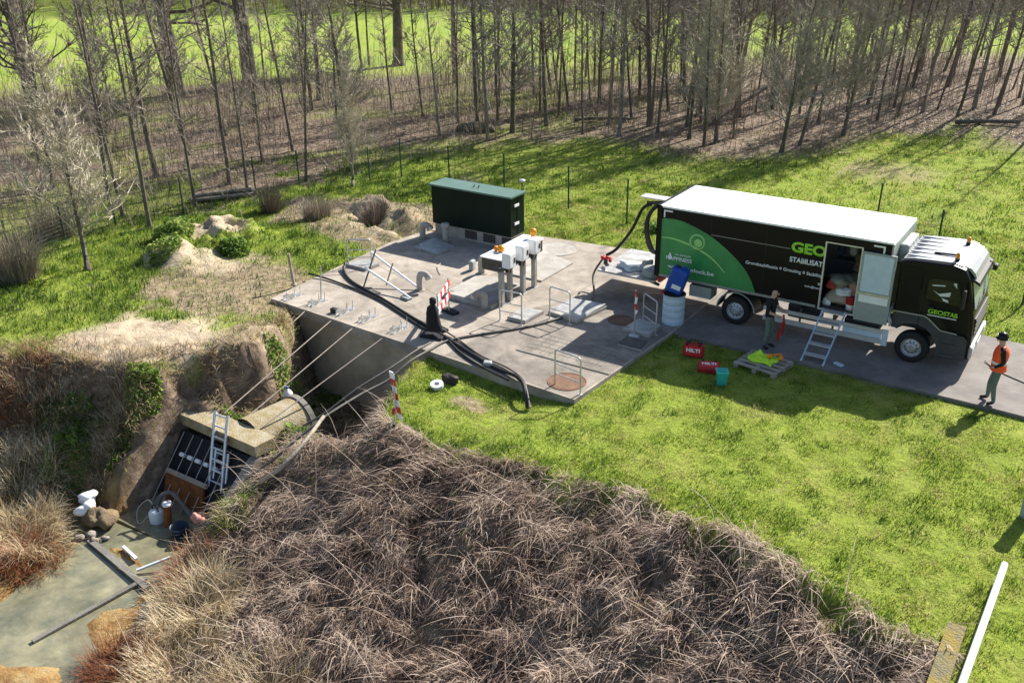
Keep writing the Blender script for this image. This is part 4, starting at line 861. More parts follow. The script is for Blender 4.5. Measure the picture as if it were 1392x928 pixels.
for z in (.42, .7): p = MB(); p.bb(8.0, 8.3, yN-.05, yN-.007, z, z+.035); p.build('step', Mt['steel_dark'], cab)
o = MB(); o.tube(catmull([(6.62, .35, 1.35), (6.6, .2, 1.15), (6.7, .12, 1.0), (6.64, .2, .88)], 5), .03, 6); o.tube(catmull([(6.6, .5, 1.4), (6.56, .2, 1.2), (6.66, .1, .95)], 5), .025, 6); o.build('air_line', Mt['offwhite'], TR)
# clutter seen through the open side door (each a thing)
def blob_thing(name, c, d, m, label, cat, seed, amp=.22, rz=0):
    o = MB(); o.blob(c, d, 12, amp, seed, rz); return tag(o.build(name, m), label, cat)
blob_thing('tarpaulin', (5.28, .62, 1.72), (.42, .38, .22), Mt['tarp'], 'crumpled olive tarpaulin heaped inside the truck doorway', 'tarpaulin', 2, .3)
blob_thing('sack', (5.20, .50, 1.30), (.34, .30, .24), Mt['sack'], 'brown paper sack on the truck floor in the doorway', 'sack', 4, .12)
blob_thing('sack', (5.30, .40, 1.50), (.24, .22, .12), Mt['offwhite'], 'pale bag lying on the brown sack in the truck', 'sack', 5, .25)
blob_thing('cloth_bundle', (4.98, .42, 1.64), (.16, .2, .12), Mt['redcloth'], 'red cloth bundle at the left edge of the truck doorway', 'cloth', 6, .3)
blob_thing('plastic_bag', (4.95, .30, 1.18), (.13, .16, .11), Mt['offwhite'], 'small white bag in the bottom left corner of the doorway', 'bag', 7, .3)
t = thing('paint_bucket', (5.58, .28, 1.075), 'red and white bucket standing at the right of the truck doorway', 'bucket')
p = MB(); p.lathe((5.58, .28, 1.075), [(0, 0), (.12, 0), (.135, .16)], 18); p.build('lower_body', Mt['white'], t)
p = MB(); p.lathe((5.58, .28, 1.075), [(.137, .16), (.15, .34), (.155, .36), (0, .37)], 18); p.build('upper_body', Mt['red'], t)
o = MB(); o.rbox((5.56, .5, 1.58), (.22, .3, .36), .03); tag(o.build('carton', mat('carton', (.40, .20, .13), .8)), 'reddish carton behind the red and white bucket in the truck', 'carton')
o = MB(); o.rbox((5.0, .9, 2.55), (.2, .25, .45), .08); tag(o.build('jacket', mat('navy_cloth', (.02, .03, .07), .9)), 'dark blue jacket hanging at the top left of the doorway', 'jacket')
o = MB(); o.rbox((5.28, 1.1, 2.5), (.22, .2, .4), .08); tag(o.build('overall', Mt['greypaint']), 'grey work overall hanging inside the truck', 'clothes')
o = MB(); o.blob((5.55, 1.3, 2.1), (.25, .3, .25), 12, .3, 12); tag(o.build('tarpaulin', mat('brown_cloth', (.13, .09, .06), .9)), 'brown cloth heap on the shelf deep inside the truck', 'cloth')
# stuff on the tail lift and hose coil at the rear
blob_thing('tarpaulin', (-1.2, .8, .87), (.42, .32, .08), Mt['offwhite'], 'crumpled pale sheeting on the tail lift', 'sheeting', 14, .35)
blob_thing('sack', (-.75, 1.0, .93), (.18, .2, .13), mat('pale_sack', (.5, .44, .37), .9, bump=.4), 'stained pale sack on the tail lift beside the sheeting', 'sack', 15, .25)
o = MB(); o.lathe((-.35, .45, .81), [(0, .26), (.24, .26), (.28, .22), (.28, 0), (0, 0)], 18); tag(o.build('tub', Mt['greypaint']), 'grey round tub on the tail lift next to the truck body', 'tub')
t = thing('hose_coupling', (-2.15, .75, .75), 'red coupling block where the hose leaves the tail lift', 'coupling')
p = MB()
for k in range(7):
    a = k*.9; p.lathe((-2.02+.10*math.cos(a), .72+.11*math.sin(a), .90+.02*k), [(.055, 0), (.06, .04), (.03, .09), (0, .09)], 8, (math.cos(a), math.sin(a), .6))
p.build('valve_knobs', Mt['redrefl'], t); p = MB(); p.tube([(-2.05, .72, .78), (-2.05, .72, 1.02)], .07, 10); p.build('manifold', Mt['steel_dark'], t)
t = thing('hose_reel_arm', (-.05, 1.3, 2.6), 'swing arm with black hoses looped off the rear of the truck', 'hose arm')
p = MB(); p.tube([(0, 1.5, 2.75), (-.55, 1.45, 2.78), (-1.05, 1.4, 2.74)], [.07, .06, .05], 8); p.build('arm', Mt['steel_dark'], t)
p = MB(); p.bb(-1.2, -.02, 1.2, 1.62, 2.93, 2.96); p.build('shelf', Mt['galv'], t)
for k in range(5):
    d_ = .055*k
    p = MB(); p.tube(catmull([(-.05, 1.35+d_, 2.68), (-.5, 1.35+d_, 2.78+.015*k), (-.86-.03*k, 1.3+d_, 2.45), (-.88-.05*k, 1.2+d_, 1.9), (-.62-.05*k, 1.1+d_, 1.42-.04*k), (-.25, 1.0+d_, 1.25), (-.05, 1.0+d_, 1.3)], 6), .036, 7); p.build('hose_loop', Mt['hose'], t)
hose('delivery_hose', [(-.9, 1.4, 2.72), (-1.15, 1.3, 2.55), (-1.4, 1.15, 1.9), (-1.75, .9, 1.3), (-2.05, .75, 1.05)], .05, 'black hose dropping from the swing arm to the red coupling', Mt['hose'])
# ------------------------------------------------------------------ things around the truck
t = thing('drum', (.95, -.75, .02), 'white ribbed plastic drum standing by the truck tail behind a grab rail', 'drum')
pf = [(0, 0), (.29, 0), (.31, .03)]
for k in range(4): z = .06+k*.2; pf += [(.315, z), (.315, z+.13), (.30, z+.155), (.30, z+.175)]
pf += [(.315, .86), (.33, .88), (.33, .92)]
p = MB(); p.lathe((.95, -.75, .0), pf, 28); p.build('drum_body', Mt['bluelight'], t)
p = MB(); p.lathe((.95, -.75, .0), [(.325, .921), (.2, .922), (0, .922)], 28); p.build('lid', Mt['rubber'], t)
t = thing('canister', (.95, -.72, .93), 'blue plastic canister tilted on top of the white drum', 'canister')
p = MB(); p.rbox((1.0, -.70, 1.32), (.50, .40, .74), .07, R(10), 0, R(16)); p.build('canister_body', Mt['blue'], t)
rm = Matrix.Rotation(R(10), 3, 'Z') @ Matrix.Rotation(R(16), 3, 'Y')
def cn(x, y, z): return rm @ Vector((x, y, z))+Vector((1.0, -.70, 1.32))
p = MB(); p.box(cn(.05, -.204, -.15), (.26, .008, .13), R(10), 0, R(16)); p.build('label', Mt['letter'], t)
p = MB(); p.tube([cn(-.1, 0, .37), cn(-.1, 0, .41)], .06, 12); p.build('cap', Mt['blackplastic'], t)
p = MB(); p.tube(catmull([cn(.02, 0, .36), cn(.05, 0, .43), cn(.17, 0, .43), cn(.2, 0, .36)], 4), .022, 6); p.build('handle', Mt['blue'], t)
def case(x, y, z, rz, lying, label):
    t = thing('tool_case', (x, y, z), label, 'tool case', 'red tool cases on the grass'); w_, h_, d_ = .56, .44, .18
    m = Matrix.Rotation(rz, 3, 'Z') @ (Matrix.Rotation(R(-84), 3, 'X') if lying else Matrix.Identity(3))
    off = Vector((x, y, z+(.10 if lying else h_/2)))
    def tf(mb): mb.v = [tuple(m @ Vector(v)+off) for v in mb.v]; return mb
    p = MB(); p.rbox((0, 0, -.02), (w_, d_, h_-.04), .04); tf(p).build('case_body', Mt['red'], t)
    p = MB(); p.bb(-w_/2+.05, w_/2-.05, -d_/2-.006, -d_/2-.001, -.16, .12); tf(p).build('recess_panel', Mt['redrefl'], t)
    p = MB(); p.tube([(-.11, 0, h_/2-.04), (-.10, 0, h_/2+.05), (.10, 0, h_/2+.05), (.11, 0, h_/2-.04)], .018, 6); tf(p).build('handle', Mt['blackplastic'], t)
    for s in (-.17, .17): p = MB(); p.bb(s-.035, s+.035, -d_/2-.008, d_/2+.008, h_/2-.085, h_/2-.035); tf(p).build('latch', Mt['blackplastic'], t)
    c = bpy.data.curves.new('lettering', 'FONT'); c.body = 'HILTI'; c.size = .14; c.offset = .006; c.align_x = 'CENTER'; c.align_y = 'CENTER'; c.extrude = .002; c.resolution_u = 3
    o = bpy.data.objects.new('lettering', c); COL.objects.link(o); me = bpy.data.meshes.new_from_object(o.evaluated_get(bpy.context.evaluated_depsgraph_get())); bpy.data.objects.remove(o)
    for v in me.vertices: v.co = m @ Vector((v.co.x*1.15, -d_/2-.009-v.co.z, v.co.y))+off-Vector((x, y, z))
    me.materials.clear(); link('lettering', me, Mt['letter'], t)
G = lambda x, y: float(H(x, y))
case(2.33, -2.45, G(2.33, -2.45)+.0, R(12), False, 'red tool case standing upright on the shaded grass')
case(3.0, -3.0, G(3, -3), R(22), True, 'red tool case lying flat on the grass beside the teal bucket')
zb = G(3.55, -3.5); t = thing('bucket', (3.55, -3.5, zb), 'teal square bucket with a bright lid on the grass next to the pallet', 'bucket')
p = MB(); q = [(-.12, .12), (.12, .12)]
bm_ = [(sx*(.135 if z else .11), sy*(.135 if z else .11), z*.33) for z in (0, 1) for sx, sy in ((-1, -1), (1, -1), (1, 1), (-1, 1))]
mz = Matrix.Rotation(R(28), 3, 'Z'); bw = [mz @ Vector(v)+Vector((3.55, -3.5, zb)) for v in bm_]
p.add(bw, [(0, 3, 2, 1), (4, 5, 6, 7), (0, 1, 5, 4), (1, 2, 6, 5), (2, 3, 7, 6), (3, 0, 4, 7)]); p.build('bucket_body', Mt['teal'], t)
p = MB(); p.rbox((3.55, -3.5, zb+.35), (.31, .31, .05), .015, R(28)); p.build('lid', Mt['tealtop'], t)
p = MB(); p.rbox((3.55, -3.5, zb+.39), (.2, .2, .03), .012, R(28)); p.build('lid_knob', Mt['teal'], t)
# pallet
px_, py_, pr_ = 4.12, -2.05, R(-8); pz = G(px_, py_)+.02
t = thing('pallet', (px_, py_, pz), 'weathered wooden pallet on the grass edge with clothes on it', 'pallet')
mz = Matrix.Rotation(pr_, 3, 'Z')
def pl(x, y, z): v = mz @ Vector((x, y, 0)); return (px_+v.x, py_+v.y, pz+z)
for y in (-.36, -.18, 0, .18, .36): p = MB(); p.box(pl(0, y*1.25, .135), (1.2, .135, .024), pr_+rnd.uniform(-.015, .015)); p.build('deck_board', Mt['wood'], t)
for x in (-.53, 0, .53):
    p = MB(); p.box(pl(x, 0, .111), (.12, 1.05, .022), pr_); p.build('stringer_board', Mt['wood'], t)
    for y in (-.45, 0, .45): p = MB(); p.box(pl(x, y, .06), (.12, .13, .078), pr_); p.build('block', Mt['wood'], t)
    p = MB(); p.box(pl(x, 0, .01), (.11, 1.05, .02), pr_); p.build('bottom_board', Mt['wood'], t)
# crumpled hi-vis jacket
p = MB(); n = 16; V = []
for i in range(n):
    for j in range(n):
        u, v = i/(n-1)-.5, j/(n-1)-.5; e = 1-max(abs(u), abs(v))*2
        zf = .02+.10*min(1, e*3)*(.55+.45*math.sin(u*13+v*7)*math.sin(v*15-u*4))+.10*math.exp(-((u+.25)**2+(v-.2)**2)*30)
        V.append(pl(-.08+u*.72+.04*math.sin(v*9), .12+v*.58+.05*math.sin(u*8), .15+zf))
p.add(V, [(i*n+j, i*n+j+1, (i+1)*n+j+1, (i+1)*n+j) for i in range(n-1) for j in range(n-1)], True)
b0 = len(p.v); p.add([(v[0], v[1], pz+.149) for v in V], [(i*n+j, (i+1)*n+j, (i+1)*n+j+1, i*n+j+1) for i in range(n-1) for j in range(n-1)])
tag(p.build('safety_jacket', Mt['hiyellow'], None, True), 'crumpled fluorescent yellow safety jacket lying on the pallet', 'jacket')
c0 = Vector(pl(.22, .2, .30)); t = thing('ear_protectors', c0, 'orange ear protectors lying on the yellow jacket', 'ear protectors')
p = MB(); p.tube(catmull([c0+Vector((.17*math.cos(a), .12*math.sin(a), .03*math.sin(a*2))) for a in [R(k*30-20) for k in range(9)]], 4), .032, 6); p.build('headband', Mt['orange'], t)
for a in (R(-20), R(220)): p = MB(); p.blob(c0+Vector((.17*math.cos(a), .12*math.sin(a), 0)), (.07, .06, .06), 12, .05, 1); p.build('ear_cup', Mt['orange'], t)
# step ladder to the side door
t = thing('step_ladder', (5.3, -.95, 0), 'pale blue aluminium steps leading up to the truck side door', 'steps')
def st(s, k): return Vector((5.28+s*.29-.12+.10*k, -1.25+1.17*k, .01+1.08*k))
for s in (-1, 1):
    p = MB(); a, b = st(s, 0), st(s, 1); d = (b-a)
    nn = Vector((0, -d.z, d.y)).normalized()*.04; e = Vector((.014, 0, 0))
    p.add([a-nn-e, a-nn+e, a+nn+e, a+nn-e, b-nn-e, b-nn+e, b+nn+e, b+nn-e], [(0, 1, 2, 3), (7, 6, 5, 4), (0, 4, 5, 1), (1, 5, 6, 2), (2, 6, 7, 3), (3, 7, 4, 0)]); p.build('stile', Mt['bluemetal'], t)
    p = MB(); p.rbox(a+Vector((0, 0, .02)), (.05, .14, .04), .01); p.build('foot', Mt['offwhite'], t)
for k in range(5):
    c = (st(-1, .14+k*.205)+st(1, .14+k*.205))/2; p = MB(); p.box(c, (.555, .17, .03)); p.build('tread', Mt['alu'], t)
o = MB(); o.rbox((5.78, -1.02, .03), (.26, .13, .05), .015, R(-25)); tag(o.build('wheel_chock', Mt['bluelight']), 'small pale block on the road beside the foot of the steps', 'block')
hose('cable', [(8.95, 1.2, .03), (9.2, .9, .012), (9.6, .6, .012), (10.4, .25, .012), (11.5, .1, .012), (14, .2, .012)], .014, 'thin black cable lying across the road in front of the truck', Mt['hose'])
# white pipe and mossy culvert wall at the right, marker post
t = thing('white_pole', (10.66, -10.5, .1), 'long white plastic pole lying on the grass by the mossy wall', 'pole')
p = MB(); p.tube([(10.72, -8.21, .30), (10.60, -12.6, .22)], .06, 14); p.build('tube', Mt['white'], t)
p = MB(); p.lathe((10.72, -8.21, .30), [(.061, 0), (.065, .01), (.056, .05), (0, .055)], 14, (0, 1, .02)); p.build('end_cap', Mt['white'], t)
t = thing('culvert_wall', (10.2, -12, -2.5), 'moss covered concrete culvert wall beside the long white pole', 'wall')
p = MB(); p.prism([(10.2, -10.15), (10.42, -10.1), (10.44, -14.5), (10.2, -14.5)], -3, .10, 'xy'); p.build('wall', Mt['concrete_dark'], t)
p = MB(); p.prism([(10.17, -10.11), (10.45, -10.06), (10.47, -14.54), (10.17, -14.54)], .102, .17, 'xy'); p.build('coping', Mt['moss'], t)
t = thing('bollard', (10.84, -5.95, -.05), 'wide bollard with a white cap at the right edge of the lawn', 'bollard')
p = MB(); p.lathe((10.84, -5.95, -.1), [(.13, 0), (.13, .95), (.1, 1.0), (0, 1.0)], 16); p.build('body', Mt['greypaint'], t)
p = MB(); p.lathe((10.84, -5.95, .905), [(.14, 0), (.14, .15), (.1, .19), (0, .19)], 16); p.build('cap', Mt['white'], t)
# ------------------------------------------------------------------ people
def person(loc, rz, label, J, Rr, paint, mats):
    """one continuous skinned body; J joints, edges by name, paint(co)->material index"""
    names = list(J); bm = bmesh.new(); vs = {k: bm.verts.new(J[k]) for k in names}
    E = [('pelvis', 'waist'), ('waist', 'chest'), ('chest', 'neck'), ('neck', 'skull'), ('skull', 'crown')]
    for s in 'LR':
        E += [('chest', 'shoulder'+s), ('shoulder'+s, 'elbow'+s), ('elbow'+s, 'wrist'+s), ('wrist'+s, 'palm'+s), ('pelvis', 'hip'+s), ('hip'+s, 'knee'+s), ('knee'+s, 'ankle'+s), ('ankle'+s, 'toe'+s)]
    for a, b in E: bm.edges.new((vs[a], vs[b]))
    me = bpy.data.meshes.new('person'); bm.to_mesh(me); bm.free()
    o = bpy.data.objects.new('person', me); COL.objects.link(o)
    o.modifiers.new('s', 'SKIN'); sub = o.modifiers.new('u', 'SUBSURF'); sub.levels = 2; sub.render_levels = 2
    sk = me.skin_vertices[0].data
    for i, k in enumerate(names): sk[i].radius = Rr[k.rstrip('LR')] if k.rstrip('LR') in Rr else Rr[k]; sk[i].use_root = (k == 'pelvis')
    dg = bpy.context.evaluated_depsgraph_get(); me2 = bpy.data.meshes.new_from_object(o.evaluated_get(dg)); bpy.data.objects.remove(o)
    mb = MB(); mb.add([v.co for v in me2.vertices], [tuple(p_.vertices) for p_ in me2.polygons], True)
    # face and fingers belong to the same body mesh
    sku = Vector(J['skull'])
    n0 = len(mb.f)
    f_ = Vector((1, 0, 0)); mb.blob(sku+Vector((.10, 0, -.01)), (.026, .016, .026), 8, 0, 0)
    for s in (-1, 1): mb.blob(sku+Vector((0, s*.088, -.005)), (.02, .012, .032), 8, 0, 0)
    mb.blob(sku+Vector((.088, 0, -.055)), (.014, .026, .008), 8, 0, 0)
    n1 = len(mb.f)
    for s in (-1, 1): mb.blob(sku+Vector((.086, s*.036, .018)), (.012, .013, .008), 8, 0, 0)
    n2 = len(mb.f)
    for s in 'LR':
        w_, p_ = Vector(J['wrist'+s]), Vector(J['palm'+s]); d = (p_-w_).normalized(); sd_ = d.cross(Vector((1, 0, 0)) if abs(d.x) < .8 else Vector((0, 0, 1))).normalized(); cu = d.cross(sd_)*(.35 if s == 'L' else -.35)
        for k, ln in enumerate((.07, .08, .075, .06)):
            b0 = p_+sd_*(k-1.5)*.019; mb.tube([b0-d*.01, b0+d*ln*.5+cu*.01, b0+d*ln*.85+cu*.07], [.010, .009, .007], 6)
        b0 = w_+d*.03+sd_*.035; mb.tube([b0, b0+sd_*.025+d*.03, b0+sd_*.025+d*.06], [.012, .011, .008], 6)
    n3 = len(mb.f)
    for i, f in enumerate(mb.f):
        if i < n0: c = sum((Vector(mb.v[j]) for j in f), Vector())/len(f); mb.mi[i] = paint(c)
        elif i < n1: mb.mi[i] = 0
        elif i < n2: mb.mi[i] = 4
        else: mb.mi[i] = 0
    m = Matrix.Translation(Vector(loc)-Vector((0, 0, min(v[2] for v in mb.v)-.002))) @ Matrix.Rotation(rz, 4, 'Z')
    mb.v = [tuple(m @ Vector(v)) for v in mb.v]
    t = thing('person', loc, label, 'person'); mb.build('body', mats, t)
    return t, m
RAD = dict(pelvis=(.155, .12), waist=(.145, .11), chest=(.17, .125), neck=(.058, .058), skull=(.088, .092), crown=(.066, .068), shoulder=(.075, .075), elbow=(.048, .048), wrist=(.035, .032), palm=(.04, .03), hip=(.095, .1), knee=(.07, .07), ankle=(.05, .05), toe=(.042, .035))
def near(c, J, k, r): return (c-Vector(J[k])).length < r
# man in hi-vis vest, facing -x (truck), feet apart
J1 = dict(pelvis=(0, 0, .96), waist=(.01, 0, 1.12), chest=(.0, 0, 1.34), neck=(.02, 0, 1.53), skull=(.045, 0, 1.66), crown=(.05, 0, 1.73),
 shoulderL=(-.01, .19, 1.44), elbowL=(-.07, .26, 1.16), wristL=(.10, .20, 1.02), palmL=(.16, .17, 1.0),
 shoulderR=(-.01, -.19, 1.44), elbowR=(-.07, -.27, 1.16), wristR=(.10, -.22, 1.02), palmR=(.16, -.19, 1.0),
 hipL=(0, .09, .90), kneeL=(.03, .13, .50), ankleL=(-.04, .16, .09), toeL=(.12, .19, .045),
 hipR=(0, -.09, .90), kneeR=(.10, -.11, .50), ankleR=(.10, -.13, .09), toeR=(.27, -.15, .045))
def paint1(c):
    if c.z > 1.52 or near(c, J1, 'palmL', .08) or near(c, J1, 'palmR', .08): return 0
    if c.z < .12: return 3
    if c.z < .98 and abs(c.y) < .24 and c.x < .2 and not (c.z > .9 and abs(c.y) > .19): return 2
    return 1
mt1 = [Mt['skin'], Mt['shirt'], Mt['trousers'], Mt['boots'], Mt['blackplastic']]
t1, m1 = person(Vector((9.46, -1.12, .0)), R(188), 'man in orange hi-vis vest and dark helmet standing in front of the truck', J1, RAD, paint1, mt1)
def ringmesh(prof, m, n=20, open_=False):
    p = MB(); V = []
    for z, rx, ry, ox in prof:
        for j in range(n): a = 2*math.pi*j/n; V.append(m @ Vector((ox+rx*math.cos(a), ry*math.sin(a), z)))
    k = len(prof); p.add(V, [(i*n+j, i*n+(j+1) % n, (i+1)*n+(j+1) % n, (i+1)*n+j) for i in range(k-1) for j in range(n)], True); return p
p = ringmesh([(.90, .185, .205, .0), (.98, .175, .20, .005), (1.12, .165, .195, .01), (1.3, .18, .225, .005), (1.42, .155, .215, .0), (1.49, .11, .14, .01), (1.53, .08, .085, .015)], m1); v1 = p.build('vest', Mt['hiorange'], t1, False)
p = ringmesh([(1.07, .171, .201, .008), (1.075, .174, .204, .008), (1.13, .171, .202, .01), (1.135, .167, .197, .01)], m1); p.build('reflective_band', Mt['refl'], v1, False)
p = MB()
hc = m1 @ Vector((.05, 0, 1.71)); p.lathe(hc, [(.128, -.01), (.125, .04), (.105, .10), (.06, .135), (0, .145)], 20); p.lathe(hc, [(.128, -.01), (.15, -.015), (.15, -.005), (.128, 0)], 20)
he = p.build('helmet', Mt['black'], t1); p = MB(); p.rbox(m1 @ Vector((.165, 0, 1.77)), (.02, .11, .05), .008, R(188)); p.build('helmet_badge', Mt['letter'], he)
p = MB(); p.tube([m1 @ Vector((.12, -.08, 1.69)), m1 @ Vector((.19, 0, 1.695)), m1 @ Vector((.12, .08, 1.69))], [.012, .018, .012], 6); p.build('peak', Mt['black'], he)
# bald man in dark shirt, facing +x with arms forward
J2 = dict(pelvis=(0, 0, .95), waist=(.0, 0, 1.10), chest=(.0, 0, 1.32), neck=(.04, 0, 1.50), skull=(.075, 0, 1.63), crown=(.08, 0, 1.70),
 shoulderL=(0, .19, 1.41), elbowL=(.10, .24, 1.15), wristL=(.33, .13, 1.13), palmL=(.40, .10, 1.14),
 shoulderR=(0, -.19, 1.41), elbowR=(.06, -.25, 1.15), wristR=(.29, -.18, 1.08), palmR=(.36, -.16, 1.07),
 hipL=(0, .09, .90), kneeL=(.05, .10, .49), ankleL=(.0, .11, .09), toeL=(.16, .13, .045),
 hipR=(0, -.09, .90), kneeR=(.03, -.10, .49), ankleR=(-.06, -.11, .09), toeR=(.10, -.13, .045))
def paint2(c):
    if c.z > 1.50: return 0
    for s in 'LR':
        a, b = Vector(J2['elbow'+s]), Vector(J2['palm'+s]); d = b-a; u = (c-a).dot(d)/d.length_squared
        if .05 < u < 1.6 and (c-a-d*u).length < .09: return 0
    if c.z < .12: return 3
    if c.z < .96: return 2
    return 1
t2, m2 = person(Vector((3.82, -.95, .0)), R(-5), 'bald man in dark shirt standing beside the truck with a red strap in hand', J2, RAD, paint2, [Mt['skin'], Mt['shirt'], Mt['trousers'], Mt['boots'], Mt['blackplastic']])
o = MB(); a = m2 @ Vector((.40, -.10, 1.10)); o.tube(catmull([a, a+Vector((.02, -.02, -.2)), a+Vector((-.06, 0, -.5)), a+Vector((-.10, .02, -.72))], 5), [.02]*5+[.03]*5+[.04]*5+[.05], 6); o.tube(catmull([a+Vector((-.0, .05, 0)), a+Vector((.03, .08, -.3)), a+Vector((.0, .06, -.62))], 5), .025, 6)
tag(o.build('strap', Mt['red']), 'red strap hanging from the hand of the bald man', 'strap')
# ------------------------------------------------------------------ fences
def fence(pts, h, label, lean=None):
    z0 = [G(*p) for p in pts]; t = thing('wire_fence', (*pts[0], z0[0]), label, 'fence')
    for (x, y), z in zip(pts, z0):
        p = MB(); p.tube([(x, y, z-.1), (x+rnd.uniform(-.03, .03), y, z+h)], .035, 7); p.build('fence_post', Mt['wire'], t)
    for i in range(len(pts)-1):
        a, b = Vector((*pts[i], z0[i])), Vector((*pts[i+1], z0[i+1])); n = int((b-a).length/.16); p = MB()
        V, F = [], []
        def wire(u, v, r=.0035):
            q = (v-u).orthogonal().normalized()*r; q2 = (v-u).cross(q).normalized()*r; k = len(V)
            V.extend([u+q, u-q*.5+q2*.87, u-q*.5-q2*.87, v+q, v-q*.5+q2*.87, v-q*.5-q2*.87]); F.extend([(k, k+1, k+4, k+3), (k+1, k+2, k+5, k+4), (k+2, k, k+3, k+5)])
        for k in range(11): z = Vector((0, 0, .06+(h-.14)*k/10)); wire(a+z, b+z)
        for k in range(n+1): q = a+(b-a)*(k/n); wire(q+Vector((0, 0, .05)), q+Vector((0, 0, h-.08)))
        p.add(V, F); p.build('wire_mesh', Mt['wire'], t)
fence([(-4.52, 7.07), (-7.27, 7.42), (-10.72, 8.0), (-13.61, 8.05), (-16.07, 7.77)], 1.72, 'green wire mesh fence on slim posts behind the green container')
fence([(-16.9, 6.6), (-19.0, 4.4), (-19.86, 2.67), (-20.07, -.95), (-21.0, -3.4), (-20.79, -5.66), (-20.3, -8.03)], 1.5, 'old wire fence along the edge of the brushwood on the left')
fence([(3.2, 13.2), (5.9, 10.71), (9.21, 6.13), (11.5, 3.9)], 1.25, 'low post and wire fence on the grass behind the truck cab')
# ------------------------------------------------------------------ blades: grass, reeds, litter
def blades(name, m, P, Ln, wd, az, b0, b1, S=2, tint=None, kind='stuff', twist=None):
    N = len(P); az = np.asarray(az); dirx, diry = np.cos(az), np.sin(az)
    tw = az+np.pi/2 if twist is None else twist
    sx, sy = np.cos(tw), np.sin(tw)
    c = P.copy(); rows = []
    for k in range(S+1):
        hw = wd*.5*(1-k/S)**.6 if k else wd*.5
        if k < S: rows.append((c-np.stack([sx*hw, sy*hw, 0*hw], -1), c+np.stack([sx*hw, sy*hw, 0*hw], -1)))
        else: rows.append((c,))
        th = b0+(b1-b0)*(k/max(1, S-1)) if S > 1 else b0
        c = c+np.stack([np.sin(th)*dirx, np.sin(th)*diry, np.cos(th)], -1)*(Ln/S)[:, None]
    V = np.concatenate([np.stack(r, 1) for r in rows], 1); nv = 2*S+1
    F = []
    for k in range(S-1): F += [(2*k, 2*k+1, 2*k+3), (2*k, 2*k+3, 2*k+2)]
    F.append((2*S-2, 2*S-1, 2*S))
    F = (np.array(F)[None]+np.arange(N)[:, None, None]*nv).reshape(-1, 3)
    me = fast_mesh(name, V.reshape(-1, 3), F)
    a = me.attributes.new('tint', 'FLOAT', 'POINT'); a.data.foreach_set('value', np.repeat(np.full(N, .5) if tint is None else tint, nv).astype(np.float32))
    o = link(name, me, m)
    if kind: o['kind'] = kind
    return o
def scatter(n, x0, x1, y0, y1):
    return rng.uniform(x0, x1, n), rng.uniform(y0, y1, n)
VIEWM = np.array([[*r2], [*u2], [*fw]])
def inview(x, y, z, marg=.16):
    d = np.stack([x-CAM.x, y-CAM.y, z-CAM.z], -1) @ VIEWM.T
    u = 1300.6*d[:, 0]/d[:, 2]/696; v = 1300.6*d[:, 1]/d[:, 2]/464
    return (d[:, 2] > 0) & (np.abs(u) < 1+marg) & (np.abs(v) < 1+marg*1.5)
blocked = lambda x, y: (sdf(DECK, x, y) > -.03) | (sdf(ROAD, x, y) > .22*(fbm(x, y, 2.5, 3, 66)-.45))
gm = blade_mat('grass_blade', [(.0, (.045, .085, .014)), (.26, (.09, .17, .02)), (.48, (.195, .29, .03)), (.72, (.315, .36, .055)), (1, (.48, .41, .20))], .5, .8)
def grass(n, box, L, W, seed_tuft, keep=1.):
    x, y = scatter(n, *box); z = H(x, y)
    k = inview(x, y, z) & ~blocked(x, y); x, y, z = x[k], y[k], z[k]
    sa, di, le, re, mu, we = masks(x, y)
    dens = (1-np.clip(sa*1.0, 0, 1))*(1-.75*di)*(1-.93*le)*(1-.9*re)*(1-mu)
    tf = np.clip((fbm(x, y, 2.3, 3, 61)-.5)*1.7+.5, 0, 1); dens = dens*np.clip(.35+1.3*tf, .35, 1)
    k = rng.random(len(x)) < dens*keep; x, y, z, tf = x[k], y[k], z[k], tf[k]; N = len(x)
    lush = sst(-7, -11, x)*sst(-14, -10, y)*sst(12, 7, y)+.5*sst(14, 19, y+.3*x)*sst(-6, -12, x)
    edge = sst(-1.6, 0, sdf(DITCH, x, y))*(x > -4)
    ln = L*rng.uniform(.5, 1.25, N)*(.50+.85*tf**1.5+.55*lush+.6*edge)
    tint = .64-.36*lush+.10*(fbm(x, y, .35, 3, 63)-.5)*2+1.0*(fbm(x, y, 2.6, 3, 64)-.5)-.25*(tf-.5)-.06*edge
    dk = sst(.60, .70, fbm(x, y, 3.3, 2, 67)); ln = ln*(1+.6*dk); tint = tint-.13*dk
    return np.stack([x, y, z-.015], -1), ln, W*rng.uniform(.7, 1.3, N), rng.uniform(0, 2*np.pi, N)*1.0, rng.uniform(.05, .5, N), rng.uniform(.5, 1.3, N), tint
parts = [grass(190000, (-5, 13, -12, -1), .085, .016, 1), grass(150000, (-24, -4, -13, 9), .13, .022, 2), grass(120000, (-8, 18, 2.5, 13), .10, .024, 3), grass(120000, (-22, 20, 9, 32), .15, .034, 4)]
A = [np.concatenate([p_[i] for p_ in parts]) for i in range(7)]
o = blades('grass', gm, *A[:6], S=2, tint=A[6])
